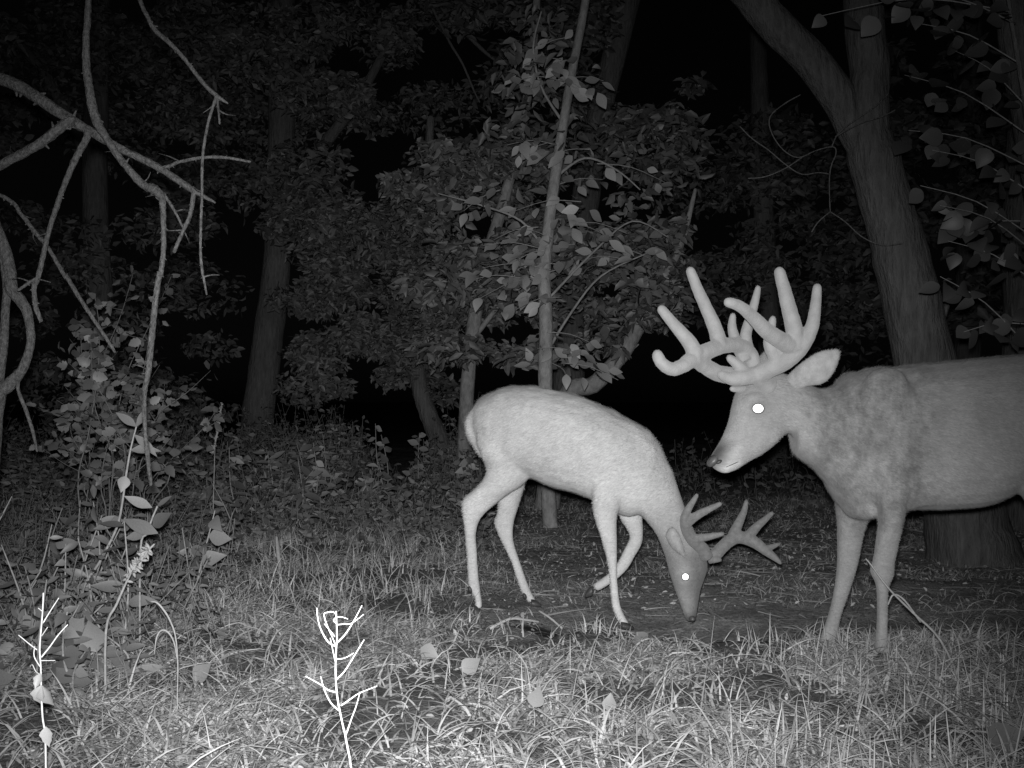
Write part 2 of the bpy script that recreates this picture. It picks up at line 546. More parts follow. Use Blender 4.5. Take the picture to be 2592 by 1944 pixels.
def fur_layer(parent, me, mat, n, flow, skip, length=(.013, .028), hw=.0009, loc=None, name='fur', short=None):
    """short guard hairs lying along the coat, one sliver each, carrying the coat's own tone"""
    me.calc_loop_triangles()
    tri = np.zeros(len(me.loop_triangles) * 3, dtype=np.int32); me.loop_triangles.foreach_get('vertices', tri); tri = tri.reshape(-1, 3)
    co = mesh_co(me).astype(np.float64)
    nr = np.zeros(len(me.vertices) * 3, dtype=np.float32); me.vertices.foreach_get('normal', nr); nr = nr.reshape(-1, 3)
    ct = np.zeros(len(me.vertices) * 4, dtype=np.float32); me.color_attributes['coat'].data.foreach_get('color', ct); ct = ct.reshape(-1, 4)
    a, b, c = co[tri[:, 0]], co[tri[:, 1]], co[tri[:, 2]]
    ar = np.linalg.norm(np.cross(b - a, c - a), axis=1)
    k = rng.choice(len(tri), n, p=ar / ar.sum())
    w = rng.dirichlet((1, 1, 1), n)
    p = a[k] * w[:, :1] + b[k] * w[:, 1:2] + c[k] * w[:, 2:]
    nn = norm(nr[tri[k, 0]].astype(np.float64)); tone = ct[tri[k, 0]]
    px, py = to_px(p, loc or parent.location)
    keep = ~skip(px, py)
    p, nn, tone = p[keep], nn[keep], tone[keep]; n = len(p)
    f = np.array(flow) + rng.normal(0, .28, (n, 3))
    f = norm(f - nn * np.sum(f * nn, 1, keepdims=True))
    L = rng.uniform(*length, n)
    if short is not None:
        L = L * short(px[keep], py[keep])                       # shorter on legs and face
    d = norm(f + nn * rng.uniform(.05, .30, (n, 1)))
    sd = np.cross(nn, f)
    v = np.stack([p - sd * hw - nn * .0006, p + sd * hw - nn * .0006, p + d * L[:, None]], 1).reshape(-1, 3)
    fm = new_mesh(name, v, np.arange(3 * n), np.full(n, 3))
    at = fm.color_attributes.new('coat', 'FLOAT_COLOR', 'POINT')
    tone = tone * np.concatenate([np.repeat(rng.uniform(.72, 1.28, (n, 1)), 3, 1), np.ones((n, 1))], 1)
    at.data.foreach_set('color', np.repeat(tone, 3, 0).astype(np.float32).ravel())
    return link(name, fm, mat, parent, 'stuff')

def wrinkle(me, weight, amp, scale, loc):
    """folds and muscle relief pushed out along the normals"""
    co = mesh_co(me).astype(np.float64)
    nr = np.zeros(len(me.vertices) * 3, dtype=np.float32); me.vertices.foreach_get('normal', nr); nr = nr.reshape(-1, 3)
    sc = Vector(scale)
    h = np.array([mnoise.noise(Vector((p[0] * sc.x, p[1] * sc.y, p[2] * sc.z))) + .5 * mnoise.noise(Vector((p[0] * sc.x * 2.3, p[1] * sc.y * 2.3, p[2] * sc.z * 2.3 + 9))) if w > .02 else 0 for p, w in zip(co, weight)])
    co += nr * (h * weight * amp)[:, None]
    me.vertices.foreach_set('co', co.astype(np.float32).ravel()); me.update()

# --- the grazing buck
def grazing_buck():
    root = thing('grazing_deer', (W(1400, 1010, 4.55).x, 4.55, 0), 'pale buck with small velvet antlers grazing, head down to the bare soil', 'deer')
    def Dx(x):
        return 4.68 - (x - 1180) / 540.0 * 0.27
    mb = MB()
    T = [(1186, 1042, 1200, 1105, .05), (1203, 1020, 1215, 1135, .10), (1225, 1004, 1238, 1165, .14), (1272, 983, 1300, 1198, .165), (1325, 975, 1350, 1212, .175), (1386, 983, 1395, 1232, .185),
         (1448, 997, 1450, 1246, .19), (1509, 1020, 1500, 1265, .185), (1571, 1050, 1545, 1290, .17), (1620, 1073, 1585, 1308, .15),
         (1650, 1100, 1617, 1302, .13), (1674, 1137, 1630, 1312, .11), (1695, 1186, 1645, 1330, .09), (1715, 1235, 1662, 1354, .075),
         (1735, 1288, 1675, 1383, .066), (1754, 1335, 1684, 1408, .066), (1778, 1388, 1690, 1430, .07), (1791, 1430, 1695, 1452, .068),
         (1783, 1462, 1702, 1474, .058), (1772, 1495, 1711, 1500, .045), (1766, 1532, 1722, 1530, .036), (1762, 1557, 1732, 1556, .031), (1757, 1571, 1739, 1571, .020)]
    loft(mb, [(a, b, c, d, Dx((a + c) / 2), t) for a, b, c, d, t in T], 24, 3)
    nh = [(1290, 1040, 1210, 1075, .05), (1318, 1110, 1205, 1115, .075), (1340, 1170, 1222, 1158, .085), (1343, 1205, 1233, 1185, .075), (1320, 1230, 1222, 1212, .058), (1290, 1248, 1198, 1240, .046), (1262, 1270, 1173, 1263, .034),
          (1219, 1309, 1170, 1290, .030), (1205, 1350, 1176, 1345, .024), (1208, 1400, 1181, 1400, .019), (1211, 1452, 1184, 1450, .019), (1215, 1486, 1187, 1484, .021), (1218, 1512, 1202, 1514, .018), (1222, 1537, 1203, 1541, .020)]
    loft(mb, [(a, b, c, d, 4.585, t) for a, b, c, d, t in nh])
    fh = [(1335, 1170, 1255, 1180, .06), (1329, 1223, 1262, 1255, .045), (1313, 1280, 1259, 1298, .033), (1301, 1322, 1250, 1322, .029), (1300, 1370, 1267, 1366, .021), (1317, 1424, 1293, 1418, .018),
          (1333, 1470, 1309, 1468, .018), (1346, 1501, 1321, 1500, .020), (1356, 1518, 1338, 1526, .017)]
    loft(mb, [(a, b, c, d, 4.78, t) for a, b, c, d, t in fh])
    nf = [(1640, 1120, 1545, 1130, .045), (1610, 1190, 1508, 1200, .06), (1582, 1255, 1500, 1262, .052), (1562, 1305, 1505, 1309, .038), (1562, 1366, 1522, 1366, .027), (1562, 1424, 1538, 1424, .021), (1563, 1473, 1544, 1473, .017),
          (1569, 1526, 1548, 1528, .018), (1580, 1556, 1559, 1561, .020), (1592, 1576, 1571, 1582, .020)]
    loft(mb, [(a, b, c, d, 4.385, t) for a, b, c, d, t in nf])
    ff = [(1630, 1255, 1560, 1260, .05), (1626, 1305, 1568, 1308, .036), (1628, 1346, 1588, 1342, .028), (1624, 1378, 1594, 1362, .026), (1607, 1408, 1579, 1392, .022), (1590, 1438, 1564, 1422, .018),
          (1562, 1466, 1545, 1447, .017), (1532, 1486, 1520, 1466, .018), (1512, 1497, 1500, 1480, .018)]
    loft(mb, [(a, b, c, d, 4.60, t) for a, b, c, d, t in ff])
    loft(mb, [(1216, 1018, 1198, 1030, 4.66, .04), (1210, 1046, 1178, 1056, 4.66, .05), (1216, 1084, 1180, 1094, 4.66, .05), (1232, 1120, 1200, 1134, 4.66, .04), (1240, 1150, 1220, 1162, 4.655, .025)], 14, 3)   # tail clamped to the rump
    ell(mb, 1735, 1440, 4.355, .030, .035, .03)                                  # brow ridge round the near eye
    body = remesh('body', mb, root, 0.0068, 7)
    px, py = to_px(mesh_co(body), root.location)
    d_head = sstep(1190, 1430, py + (px - 1720) * 0.5) * sstep(1630, 1690, px)
    muzzle = sstep(1540, 1568, py) * sstep(1690, 1715, px)
    belly = 1 + 0.10 * sstep(1150, 1260, py) * (1 - sstep(1600, 1680, px))
    axis_x = 1735 + (py - 1460) * 0.12                               # middle of the face
    fore = sstep(-12, 26, px - axis_x - 4) * sstep(1380, 1420, py) * sstep(1690, 1700, px)
    eye_ring = np.exp(-(((px - 1737) / 22) ** 2 + ((py - 1452) / 24) ** 2))
    chin = sstep(1545, 1562, py) * sstep(1738, 1726, px) * sstep(1690, 1715, px)
    set_coat(body, belly * (1 - 0.47 * d_head) * (1 - 0.35 * fore) * (1 + 0.45 * eye_ring * d_head) * (1 - 0.55 * muzzle) * (1 + 1.6 * chin), 0.25 + 0.5 * d_head)
    wrinkle(body, sstep(1260, 1180, py) * .9 + .1, .007, (11, 10, 8), root.location)
    bo = link('body', body, M['fur_a'], root)
    fur_layer(root, body, M['fur_a'], 90000, (-.9, 0, -.45), lambda x, y: (((x - 1735) / 13) ** 2 + ((y - 1460) / 13) ** 2 < 1), short=lambda x, y: 1 - .6 * np.maximum(sstep(1250, 1340, y), sstep(1690, 1730, x)))
    # nose pad
    mb = MB(); ell(mb, 1752, 1566, 4.37, .013, .012, .020, 0.3); mb.build('nose', M['nose'], root)
    ear(root, M['ear_dark'], [(1735, 1412, 1720, 1402, 4.335, .012), (1731, 1390, 1702, 1388, 4.325, .018), (1722, 1362, 1688, 1366, 4.32, .017), (1714, 1346, 1686, 1350, 4.32, .014), (1704, 1336, 1695, 1337, 4.325, .007)])
    ear(root, M['ear_dark'], [(1755, 1392, 1740, 1385, 4.47, .012), (1752, 1370, 1726, 1368, 4.50, .018), (1744, 1340, 1716, 1342, 4.53, .016), (1730, 1318, 1722, 1318, 4.55, .007)])
    eye(root, 1735, 1460, 4.300, 8.6, 8.6)
    hoof(root, ((1213, 1532), (1222, 1571), (1200, 1569)), 4.585, .034)
    dewclaw(root, 1190, 1492, 4.575)
    hoof(root, ((1352, 1517), (1370, 1536), (1344, 1533)), 4.78, .032)
    dewclaw(root, 1328, 1509, 4.765)
    hoof(root, ((1583, 1574), (1604, 1592), (1572, 1590)), 4.385, .034)
    hoof(root, ((1505, 1484), (1481, 1512), (1500, 1505)), 4.60, .030)
    c5 = lambda x, y: (1600 + x / 4.146, 1220 + y / 4.146)
    def P(lst):
        return [(*c5(q[0], q[1]), q[2], q[3]) for q in lst]
    # widths in photo pixels
    antler(root, M['velvet_a'], 4.4, [
        P([(840, 800, 30, 4.44), (900, 735, 30, 4.45), (1000, 635, 30, 4.47), (1110, 580, 32, 4.48), (1260, 620, 32, 4.47), (1400, 720, 26, 4.45), (1500, 800, 18, 4.43), (1560, 855, 9, 4.42)]),
        P([(1060, 560, 27, 4.48), (1120, 430, 22, 4.50), (1175, 310, 17, 4.52), (1200, 205, 12, 4.53)]),
        P([(1210, 590, 28, 4.47), (1290, 490, 22, 4.49), (1390, 400, 17, 4.50), (1470, 330, 12, 4.51)]),
        P([(1400, 715, 20, 4.45), (1470, 680, 14, 4.46), (1550, 650, 8, 4.47)]),
        P([(800, 820, 20, 4.42), (870, 815, 17, 4.42), (925, 818, 12, 4.42)])], 'velvet antler with two tall tines, reaching ahead of the face')
    antler(root, M['velvet_a'], 4.3, [
        P([(780, 790, 30, 4.33), (740, 700, 30, 4.31), (640, 610, 30, 4.28), (575, 500, 30, 4.25), (555, 400, 27, 4.22), (570, 320, 22, 4.20), (630, 220, 17, 4.18), (680, 140, 12, 4.17)]),
        P([(560, 440, 26, 4.23), (660, 365, 22, 4.20), (780, 300, 19, 4.18), (925, 232, 13, 4.16)]),
        P([(620, 600, 22, 4.28), (750, 585, 19, 4.25), (880, 560, 15, 4.23), (955, 545, 11, 4.22)])], 'velvet antler crossing in front of the neck')
    return root
grazing_buck()

# --- the standing buck
def standing_buck():
    root = thing('standing_deer', (W(2350, 1010, 3.85).x, 3.85, 0), 'large grey buck with thick velvet antlers standing side on, head raised', 'deer')
    mb = MB()
    T = [(1795, 1163, 1806, 1186, 3.70, .020), (1806, 1142, 1832, 1199, 3.70, .034), (1822, 1118, 1862, 1190, 3.70, .040), (1835, 1090, 1893, 1170, 3.71, .048), (1846, 1060, 1930, 1150, 3.72, .060),
         (1853, 1025, 1962, 1124, 3.73, .072), (1866, 988, 1985, 1100, 3.74, .078), (1905, 955, 2000, 1098, 3.75, .08), (1958, 940, 2012, 1112, 3.76, .08),
         (2020, 958, 2010, 1146, 3.77, .09), (2066, 982, 2036, 1170, 3.79, .105), (2105, 978, 2070, 1197, 3.81, .125), (2135, 953, 2100, 1240, 3.83, .15), (2165, 940, 2135, 1290, 3.84, .17),
         (2213, 928, 2185, 1312, 3.85, .19), (2253, 929, 2240, 1308, 3.85, .20), (2304, 923, 2300, 1292, 3.85, .21), (2405, 913, 2385, 1289, 3.85, .225), (2506, 903, 2470, 1283, 3.85, .225),
         (2592, 898, 2530, 1262, 3.85, .215), (2680, 905, 2590, 1225, 3.85, .20), (2750, 930, 2680, 1210, 3.85, .18), (2790, 980, 2740, 1180, 3.85, .13), (2812, 1030, 2790, 1110, 3.85, .05)]
    loft(mb, T, 24, 3)
    nf = [(2195, 990, 2285, 990, .05), (2180, 1090, 2312, 1090, .055), (2195, 1200, 2310, 1190, .055), (2219, 1265, 2292, 1260, .05), (2223, 1311, 2287, 1300, .042), (2218, 1366, 2276, 1366, .034), (2210, 1417, 2264, 1425, .030),
          (2202, 1447, 2262, 1457, .030), (2217, 1480, 2249, 1486, .023), (2220, 1544, 2247, 1544, .020), (2218, 1594, 2246, 1598, .021), (2215, 1625, 2248, 1630, .024), (2216, 1652, 2256, 1652, .022)]
    loft(mb, [(a, b, c, d, 3.715 - .01 * sstep(1200, 1300, b), t) for a, b, c, d, t in nf])
    ff = [(2105, 1190, 2205, 1210, .06), (2113, 1270, 2198, 1296, .045), (2119, 1341, 2187, 1348, .035), (2119, 1417, 2171, 1428, .030), (2114, 1475, 2153, 1488, .025), (2101, 1540, 2131, 1552, .020), (2084, 1592, 2119, 1602, .021),
          (2075, 1618, 2113, 1628, .023), (2072, 1634, 2108, 1642, .021)]
    loft(mb, [(a, b, c, d, 3.955, t) for a, b, c, d, t in ff])
    nh = [(2620, 980, 2780, 1000, .06), (2588, 1100, 2800, 1100, .09), (2571, 1185, 2770, 1190, .085), (2573, 1240, 2745, 1260, .065), (2640, 1305, 2755, 1320, .048), (2705, 1370, 2785, 1385, .035), (2730, 1425, 2778, 1440, .03),
          (2730, 1500, 2762, 1505, .022), (2726, 1580, 2756, 1585, .020), (2720, 1630, 2752, 1635, .022), (2712, 1655, 2746, 1660, .02)]
    loft(mb, [(a, b, c, d, 3.74, t) for a, b, c, d, t in nh])
    loft(mb, [(a + 60, (b - HY) * 3.74 / 3.97 + HY, c + 60, (d - HY) * 3.74 / 3.97 + HY, 3.97, t) for a, b, c, d, t in nh])
    ell(mb, 2155, 985, 3.93, .055, .065, .06)                                      # far shoulder blade
    ell(mb, 2238, 1010, 3.715, .085, .11, .055, -0.2)                                # near shoulder blade
    ell(mb, 1914, 1016, 3.685, .045, .030, .026)                                     # brow
    ell(mb, 1945, 1090, 3.695, .045, .05, .028)                                    # cheek
    ell(mb, 2185, 1285, 3.82, .07, .04, .1)                                        # brisket
    body = remesh('body', mb, root, 0.0068, 7)
    px, py = to_px(mesh_co(body), root.location)
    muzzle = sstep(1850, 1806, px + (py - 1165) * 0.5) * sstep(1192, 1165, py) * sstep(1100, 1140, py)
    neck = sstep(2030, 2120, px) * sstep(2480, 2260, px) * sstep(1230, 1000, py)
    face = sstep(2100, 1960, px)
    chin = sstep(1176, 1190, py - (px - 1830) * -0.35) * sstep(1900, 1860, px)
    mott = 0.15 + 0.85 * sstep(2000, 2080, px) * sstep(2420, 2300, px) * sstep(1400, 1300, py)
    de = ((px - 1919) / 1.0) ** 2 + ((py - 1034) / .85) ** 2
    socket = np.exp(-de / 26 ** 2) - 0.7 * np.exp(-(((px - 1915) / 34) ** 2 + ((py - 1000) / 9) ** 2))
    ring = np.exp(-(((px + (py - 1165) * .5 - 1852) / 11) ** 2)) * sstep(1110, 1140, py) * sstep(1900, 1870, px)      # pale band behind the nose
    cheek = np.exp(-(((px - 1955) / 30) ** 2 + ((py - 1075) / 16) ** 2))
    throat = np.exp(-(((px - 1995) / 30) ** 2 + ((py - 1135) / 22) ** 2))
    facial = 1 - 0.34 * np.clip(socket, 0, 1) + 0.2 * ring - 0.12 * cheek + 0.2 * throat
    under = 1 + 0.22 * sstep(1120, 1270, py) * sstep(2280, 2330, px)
    flank_shade = 1 - 0.2 * np.exp(-(((px - 2500) / 60) ** 2 + ((py - 1040) / 90) ** 2)) - 0.3 * np.exp(-(((px - 2312) / 22) ** 2 + ((py - 1190) / 110) ** 2))  # shading of the side and the elbow crease, painted into the coat
    set_coat(body, facial * under * flank_shade * (1 - 0.78 * muzzle) * (1 - 0.18 * neck) * (1 + 0.0 * face) * (1 + 0.35 * chin), mott)
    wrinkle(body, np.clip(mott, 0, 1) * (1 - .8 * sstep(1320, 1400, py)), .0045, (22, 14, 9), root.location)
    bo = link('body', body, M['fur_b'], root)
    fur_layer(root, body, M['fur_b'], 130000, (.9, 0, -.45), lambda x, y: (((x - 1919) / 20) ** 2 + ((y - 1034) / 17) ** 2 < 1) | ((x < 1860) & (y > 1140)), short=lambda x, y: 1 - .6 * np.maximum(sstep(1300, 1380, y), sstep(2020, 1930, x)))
    mb = MB(); ell(mb, 1805, 1166, 3.688, .016, .026, .027, -0.75); mb.build('nose', M['nose'], root)
    mb = MB(); ell(mb, 1820, 1169, 3.661, .011, .006, .008, 0.5); mb.build('nostril', M['hoof'], root)
    mb = MB(); px_tube(mb, [(1838, 1182, 1.0, 3.664), (1848, 1178, 2.0, 3.6625), (1860, 1173, 2.2, 3.6605), (1868, 1169, 1.0, 3.659)], 3.67, 6, 3); mb.build('mouth', M['hoof'], root)
    mb = MB(); loft(mb, [(2795, 990, 2770, 1010, 3.85, .03), (2830, 1050, 2800, 1060, 3.85, .04), (2840, 1130, 2815, 1130, 3.85, .035), (2832, 1190, 2822, 1190, 3.85, .01)], 14, 3)
    t = remesh('tail', mb, root, .007, 5); set_coat(t, np.full(len(t.vertices), 1.0)); link('tail', t, M['fur_b'], root)
    ear(root, M['ear'], [(1978, 968, 1984, 986, 3.735, .012), (1994, 950, 2006, 990, 3.718, .024), (2012, 932, 2026, 986, 3.703, .025), (2032, 915, 2045, 978, 3.69, .024), (2068, 892, 2082, 972, 3.68, .020), (2098, 885, 2106, 950, 3.675, .016), (2118, 885, 2120, 922, 3.675, .010), (2127, 890, 2124, 902, 3.678, .006)])
    ear(root, M['ear'], [(1905, 945, 1918, 965, 3.83, .02), (1915, 915, 1945, 935, 3.87, .022), (1935, 890, 1965, 910, 3.92, .018), (1960, 885, 1972, 893, 3.96, .007)])
    eye(root, 1919, 1034, 3.640, 13.6, 11.6)
    hoof(root, ((2236, 1648), (2206, 1680), (2248, 1682)), 3.715, .042)
    hoof(root, ((2092, 1636), (2058, 1648), (2102, 1650)), 3.955, .040)
    hoof(root, ((2730, 1650), (2700, 1680), (2745, 1682)), 3.74, .042)
    hoof(root, ((2790, 1612), (2760, 1641), (2805, 1642)), 3.97, .042)
    c3 = lambda x, y: (1620 + x / 2.765, 640 + y / 2.765)
    def P(lst):
        return [(*c3(q[0], q[1]), q[2], q[3]) for q in lst]
    # antler on the far side of the head, spreading ahead of the face
    antler(root, M['velvet_b'], 3.7, [
        P([(820, 960, 40, 3.76), (740, 880, 38, 3.76), (640, 862, 38, 3.75), (540, 840, 37, 3.73), (450, 790, 36, 3.70), (375, 745, 40, 3.66), (300, 790, 35, 3.63), (225, 815, 33, 3.61), (160, 780, 32, 3.60), (130, 735, 32, 3.60), (122, 710, 30, 3.60)]),
        P([(395, 720, 36, 3.66), (340, 620, 34, 3.66), (245, 510, 29, 3.65), (150, 395, 26, 3.64)]),
        P([(375, 730, 38, 3.66), (470, 690, 37, 3.69), (580, 650, 36, 3.73), (700, 650, 34, 3.77), (770, 700, 34, 3.79), (800, 780, 34, 3.79), (790, 880, 36, 3.78)]),
        P([(560, 660, 36, 3.72), (530, 540, 33, 3.73), (470, 400, 30, 3.73), (410, 270, 29, 3.73), (352, 125, 26, 3.73)]),
        P([(800, 800, 32, 3.79), (760, 700, 30, 3.81), (740, 580, 26, 3.82), (780, 430, 23, 3.83), (810, 320, 20, 3.83), (826, 245, 16, 3.83)]),
        P([(740, 760, 30, 3.78), (680, 640, 27, 3.79), (645, 530, 23, 3.80), (650, 440, 17, 3.80)])], 'velvet antler ending in an upturned hook ahead of the face', 1.12)
    # antler on the near side, rising above the ear
    antler(root, M['velvet_b'], 3.6, [
        P([(900, 940, 42, 3.70), (830, 860, 40, 3.66), (900, 815, 42, 3.63), (1020, 750, 44, 3.60), (1120, 660, 42, 3.58), (1195, 540, 35, 3.57), (1225, 400, 30, 3.57), (1240, 240, 24, 3.57)]),
        P([(840, 850, 38, 3.66), (720, 870, 38, 3.64), (640, 880, 34, 3.64), (560, 850, 22, 3.65)]),
        P([(1090, 670, 42, 3.58), (1080, 540, 38, 3.57), (1040, 380, 35, 3.56), (1005, 240, 33, 3.56), (975, 130, 30, 3.56)]),
        P([(1080, 660, 40, 3.58), (980, 610, 38, 3.55), (880, 540, 36, 3.51), (790, 450, 32, 3.47), (700, 375, 29, 3.43), (615, 345, 27, 3.41)]),
        P([(960, 740, 36, 3.61), (910, 640, 30, 3.60), (915, 540, 24, 3.60), (930, 460, 18, 3.60)]),
        P([(740, 840, 28, 3.65), (680, 780, 26, 3.64), (625, 735, 20, 3.63)])], 'thick velvet antler rising above the ear', 1.12)
    mb = MB(); px_tube(mb, [(1885, 985, 24, 3.72), (1864, 985, 18, 3.70), (1853, 984, 15, 3.69)], 3.7, 10, 4)
    b = remesh('brow_tine', mb, root, .004, 3); link('brow_tine', b, M['velvet_b'], root)
    return root
standing_buck()

# ------------------------------------------------------------------ trees
def gpt(px, D):
    x = (px - CX) / F_PX * D
    return Vector((x, D, ground_z(x, D)))
def base_py(px, D):
    return HY + (CAM_H - gpt(px, D).z + 0.06) * F_PX / D

def clump_points(cx, cy, D, rx, ry, rd, n):
    """points in an uneven clump: shell-weighted, px radii rx, ry and depth radius rd"""
    g = rng.normal(size=(n, 3)); g = norm(g) * rng.uniform(0.35, 1.0, (n, 1)) ** 0.6
    k = D / F_PX
    c = np.array(W(cx, cy, D))
    return c + g * np.array([rx * k, rd, ry * k])

def tree(name, label, D, trunk, limbs, mat, group=None, clumps=(), leafL=0.1, leafmat='leaf_bg', cat='tree', n=14, rough=0.12):
    b = gpt(trunk[0][0], D)
    root = thing(name, b, label, cat, group)
    tr = [(trunk[0][0], base_py(trunk[0][0], D), trunk[0][2] * 1.0)] + list(trunk[1:])
    mb = MB(); px_tube(mb, tr, D, n, 5, rough, D); mb.build('trunk', mat, root)
    for l in limbs:
        mb = MB(); px_tube(mb, l, D, 10, 5, rough, D + l[0][0]); mb.build('limb', mat, root)
    if clumps:
        pts = np.concatenate([clump_points(*c) for c in clumps])
        foliage('crown', M[leafmat], root, pts, leafL)
    return root

def rand_clumps(n, xr, yr, D, dd, r, per, holes=()):
    out = []
    tries = 0
    while len(out) < n and tries < n * 20:
        tries += 1
        x, y = rnd.uniform(*xr), rnd.uniform(*yr)
        if any((x - hx) ** 2 / hrx ** 2 + (y - hy) ** 2 / hry ** 2 < 1 for hx, hy, hrx, hry in holes):
            continue
        s = rnd.uniform(0.6, 1.2)
        out.append((x, y, D + rnd.uniform(-dd, dd), r * s * rnd.uniform(0.9, 1.5), r * s * rnd.uniform(0.45, 0.8), 0.35 * s, int(per * s)))
    return out
HOLES = [(965, 1040, 90, 90), (1760, 960, 190, 160), (1180, 240, 70, 120), (930, 430, 60, 110), (1000, 320, 40, 60), (1640, 180, 110, 110), (1770, 90, 140, 90), (1830, 350, 80, 120)]

# forked tree behind the standing buck
forked = tree('forked_tree', 'thick forked tree behind the standing buck', 6.1,
     [(2470, 0, 250), (2440, 1300, 200), (2395, 1100, 165), (2338, 900, 148), (2290, 690, 142), (2245, 520, 128), (2212, 400, 130), (2195, 320, 110), (2200, 190, 100), (2190, 80, 100), (2182, -60, 98), (2178, -300, 90), (2150, -700, 70)],
     [[(2240, 460, 90), (2185, 360, 95), (2120, 245, 92), (2050, 150, 92), (1970, 72, 92), (1900, -10, 88), (1800, -130, 80), (1680, -300, 60)],
      [(2362, 830, 30), (2385, 800, 22), (2400, 765, 12)]], M['bark'], n=24, rough=0.10)
tree('leaning_tree', 'bare trunk leaning out beside the forked tree', 5.6,
     [(2760, 0, 130), (2700, 900, 95), (2640, 500, 85), (2590, 230, 78), (2562, 60, 75), (2540, -80, 70), (2500, -400, 60)], [], M['bark'], n=18)
tree('shaded_tree', 'straight dim trunk standing behind the round leaved branch', 7.6,
     [(2612, 0, 150), (2605, 900, 120), (2600, 600, 115), (2612, 300, 110), (2625, 0, 100), (2640, -400, 90)], [], M['bark_far'], n=18)
tree('large_tree', 'thick dark trunk among weeds beyond the lobed leaf shrub', 14.0,
     [(640, 0, 117), (652, 1060, 81), (672, 900, 75), (692, 750, 72), (704, 600, 70), (712, 400, 69), (715, 100, 67), (720, -300, 62)],
     [[(705, 560, 40), (780, 420, 34), (900, 260, 26), (1010, 60, 18), (1080, -80, 12)]], M['bark_far'], n=18,
     clumps=rand_clumps(60, (420, 1120), (-60, 700), 13.2, 1.6, 85, 340, HOLES), leafL=0.105)
sap = tree('slender_tree', 'slender pale sapling with leafy twigs standing right behind the grazing buck', 7.6,
     [(1395, 0, 40), (1388, 1250, 38), (1383, 1100, 37), (1380, 950, 36), (1382, 820, 35), (1378, 700, 32), (1390, 560, 30), (1408, 430, 28), (1428, 300, 25), (1448, 180, 23), (1470, 70, 22), (1492, -60, 20), (1530, -300, 16)],
     [[(1380, 900, 8), (1440, 800, 6), (1520, 700, 5), (1640, 640, 3)], [(1384, 640, 8), (1320, 560, 6), (1220, 520, 5), (1110, 490, 3)],
      [(1405, 450, 8), (1480, 400, 6), (1560, 430, 5), (1620, 480, 3)], [(1385, 760, 7), (1500, 640, 6), (1600, 560, 4), (1690, 600, 3)],
      [(1425, 310, 8), (1370, 220, 6), (1350, 120, 6), (1370, 30, 4)]],
     M['bark_smooth'], n=14, rough=0.06)
# its leaves: sprays along twigs, each leaf a piece of its own
def spray(parent, kind, p0, p1, n, L, spread, droop=0.3):
    p0, p1 = Vector(p0), Vector(p1)
    d = (p1 - p0)
    mb = MB()
    mid = (p0 + p1) / 2 + Vector((0, 0, d.length * 0.08))
    mb.tube([p0, mid, p1], [0.004, 0.003, 0.0015], 5, 3)
    mb.build('twig', M['stem'], parent)
    for i in range(n):
        t = (i + 0.6) / n
        p = p0.lerp(p1, t) + Vector((0, 0, d.length * 0.08 * 4 * t * (1 - t) * 0.5))
        s = 1 if i % 2 else -1
        side = d.normalized().cross(Vector((0, 0, 1))) * s
        ax = d.normalized() * 0.5 + side * 0.8 + Vector((rnd.gauss(0, .3), rnd.gauss(0, .3), rnd.gauss(-droop, .3)))
        nr = Vector((rnd.gauss(0, .45), -1.0 + rnd.gauss(0, .35), 0.5 + rnd.gauss(0, .35)))
        put_leaf(parent, kind, p + Vector((rnd.gauss(0, spread), rnd.gauss(0, spread), rnd.gauss(0, spread))), ax, nr, L * rnd.uniform(0.7, 1.15))
for i in range(34):
    r = rnd.random()
    if r < 0.5:
        x0, y0 = rnd.uniform(1360, 1440), rnd.uniform(560, 930)
        x1, y1 = x0 + rnd.choice((-1, 1)) * rnd.uniform(60, 190), y0 + rnd.uniform(-30, 60)
    elif r < 0.8:
        x0, y0 = rnd.uniform(1250, 1600), rnd.uniform(360, 760)
        x1, y1 = x0 + rnd.choice((-1, 1)) * rnd.uniform(90, 180), y0 + rnd.uniform(-20, 70)
    else:
        x0, y0 = rnd.uniform(1380, 1440), rnd.uniform(30, 400)
        x1, y1 = x0 + rnd.choice((-1, -1, 1)) * rnd.uniform(50, 130), y0 + rnd.uniform(-10, 60)
    D0 = 7.5 + rnd.uniform(-0.35, 0.3)
    spray(sap, 'oval', W(x0, y0, D0), W(x1, y1, D0 + rnd.uniform(-.3, .2)), 9 if i != 0 else 3, 0.118, 0.035)
pts = np.concatenate([clump_points(*c) for c in rand_clumps(34, (1080, 1720), (330, 900), 8.2, 0.4, 60, 55, HOLES) + rand_clumps(14, (1280, 1570), (560, 940), 7.9, 0.15, 45, 45, HOLES) + rand_clumps(8, (1290, 1480), (-40, 330), 7.8, 0.3, 45, 40)])
foliage('foliage', M['leaf_bg'], sap, pts, 0.105)

tree('young_tree', 'young dark trunk just left of the slender pale sapling, leafy above', 9.6,
     [(1172, 0, 50), (1176, 1150, 38), (1185, 950, 36), (1205, 780, 35), (1240, 630, 32), (1280, 490, 29), (1320, 330, 25), (1350, 120, 21), (1370, -200, 16)],
     [[(1195, 860, 16), (1250, 790, 12), (1290, 740, 6)]], M['bark_smooth'],
     clumps=rand_clumps(44, (1020, 1400), (380, 900), 9.4, 0.8, 62, 270, HOLES), leafL=0.082)
tree('curved_tree', 'short leaning trunk under a low leafy canopy, left of the bucks', 12.0,
     [(1130, 0, 72), (1112, 1120, 53), (1085, 1050, 46), (1062, 980, 42), (1055, 900, 37), (1062, 800, 32), (1075, 600, 27), (1090, 300, 19)], [], M['bark_far'],
     clumps=rand_clumps(60, (760, 1130), (520, 990), 11.6, 1.0, 62, 300, HOLES), leafL=0.085)
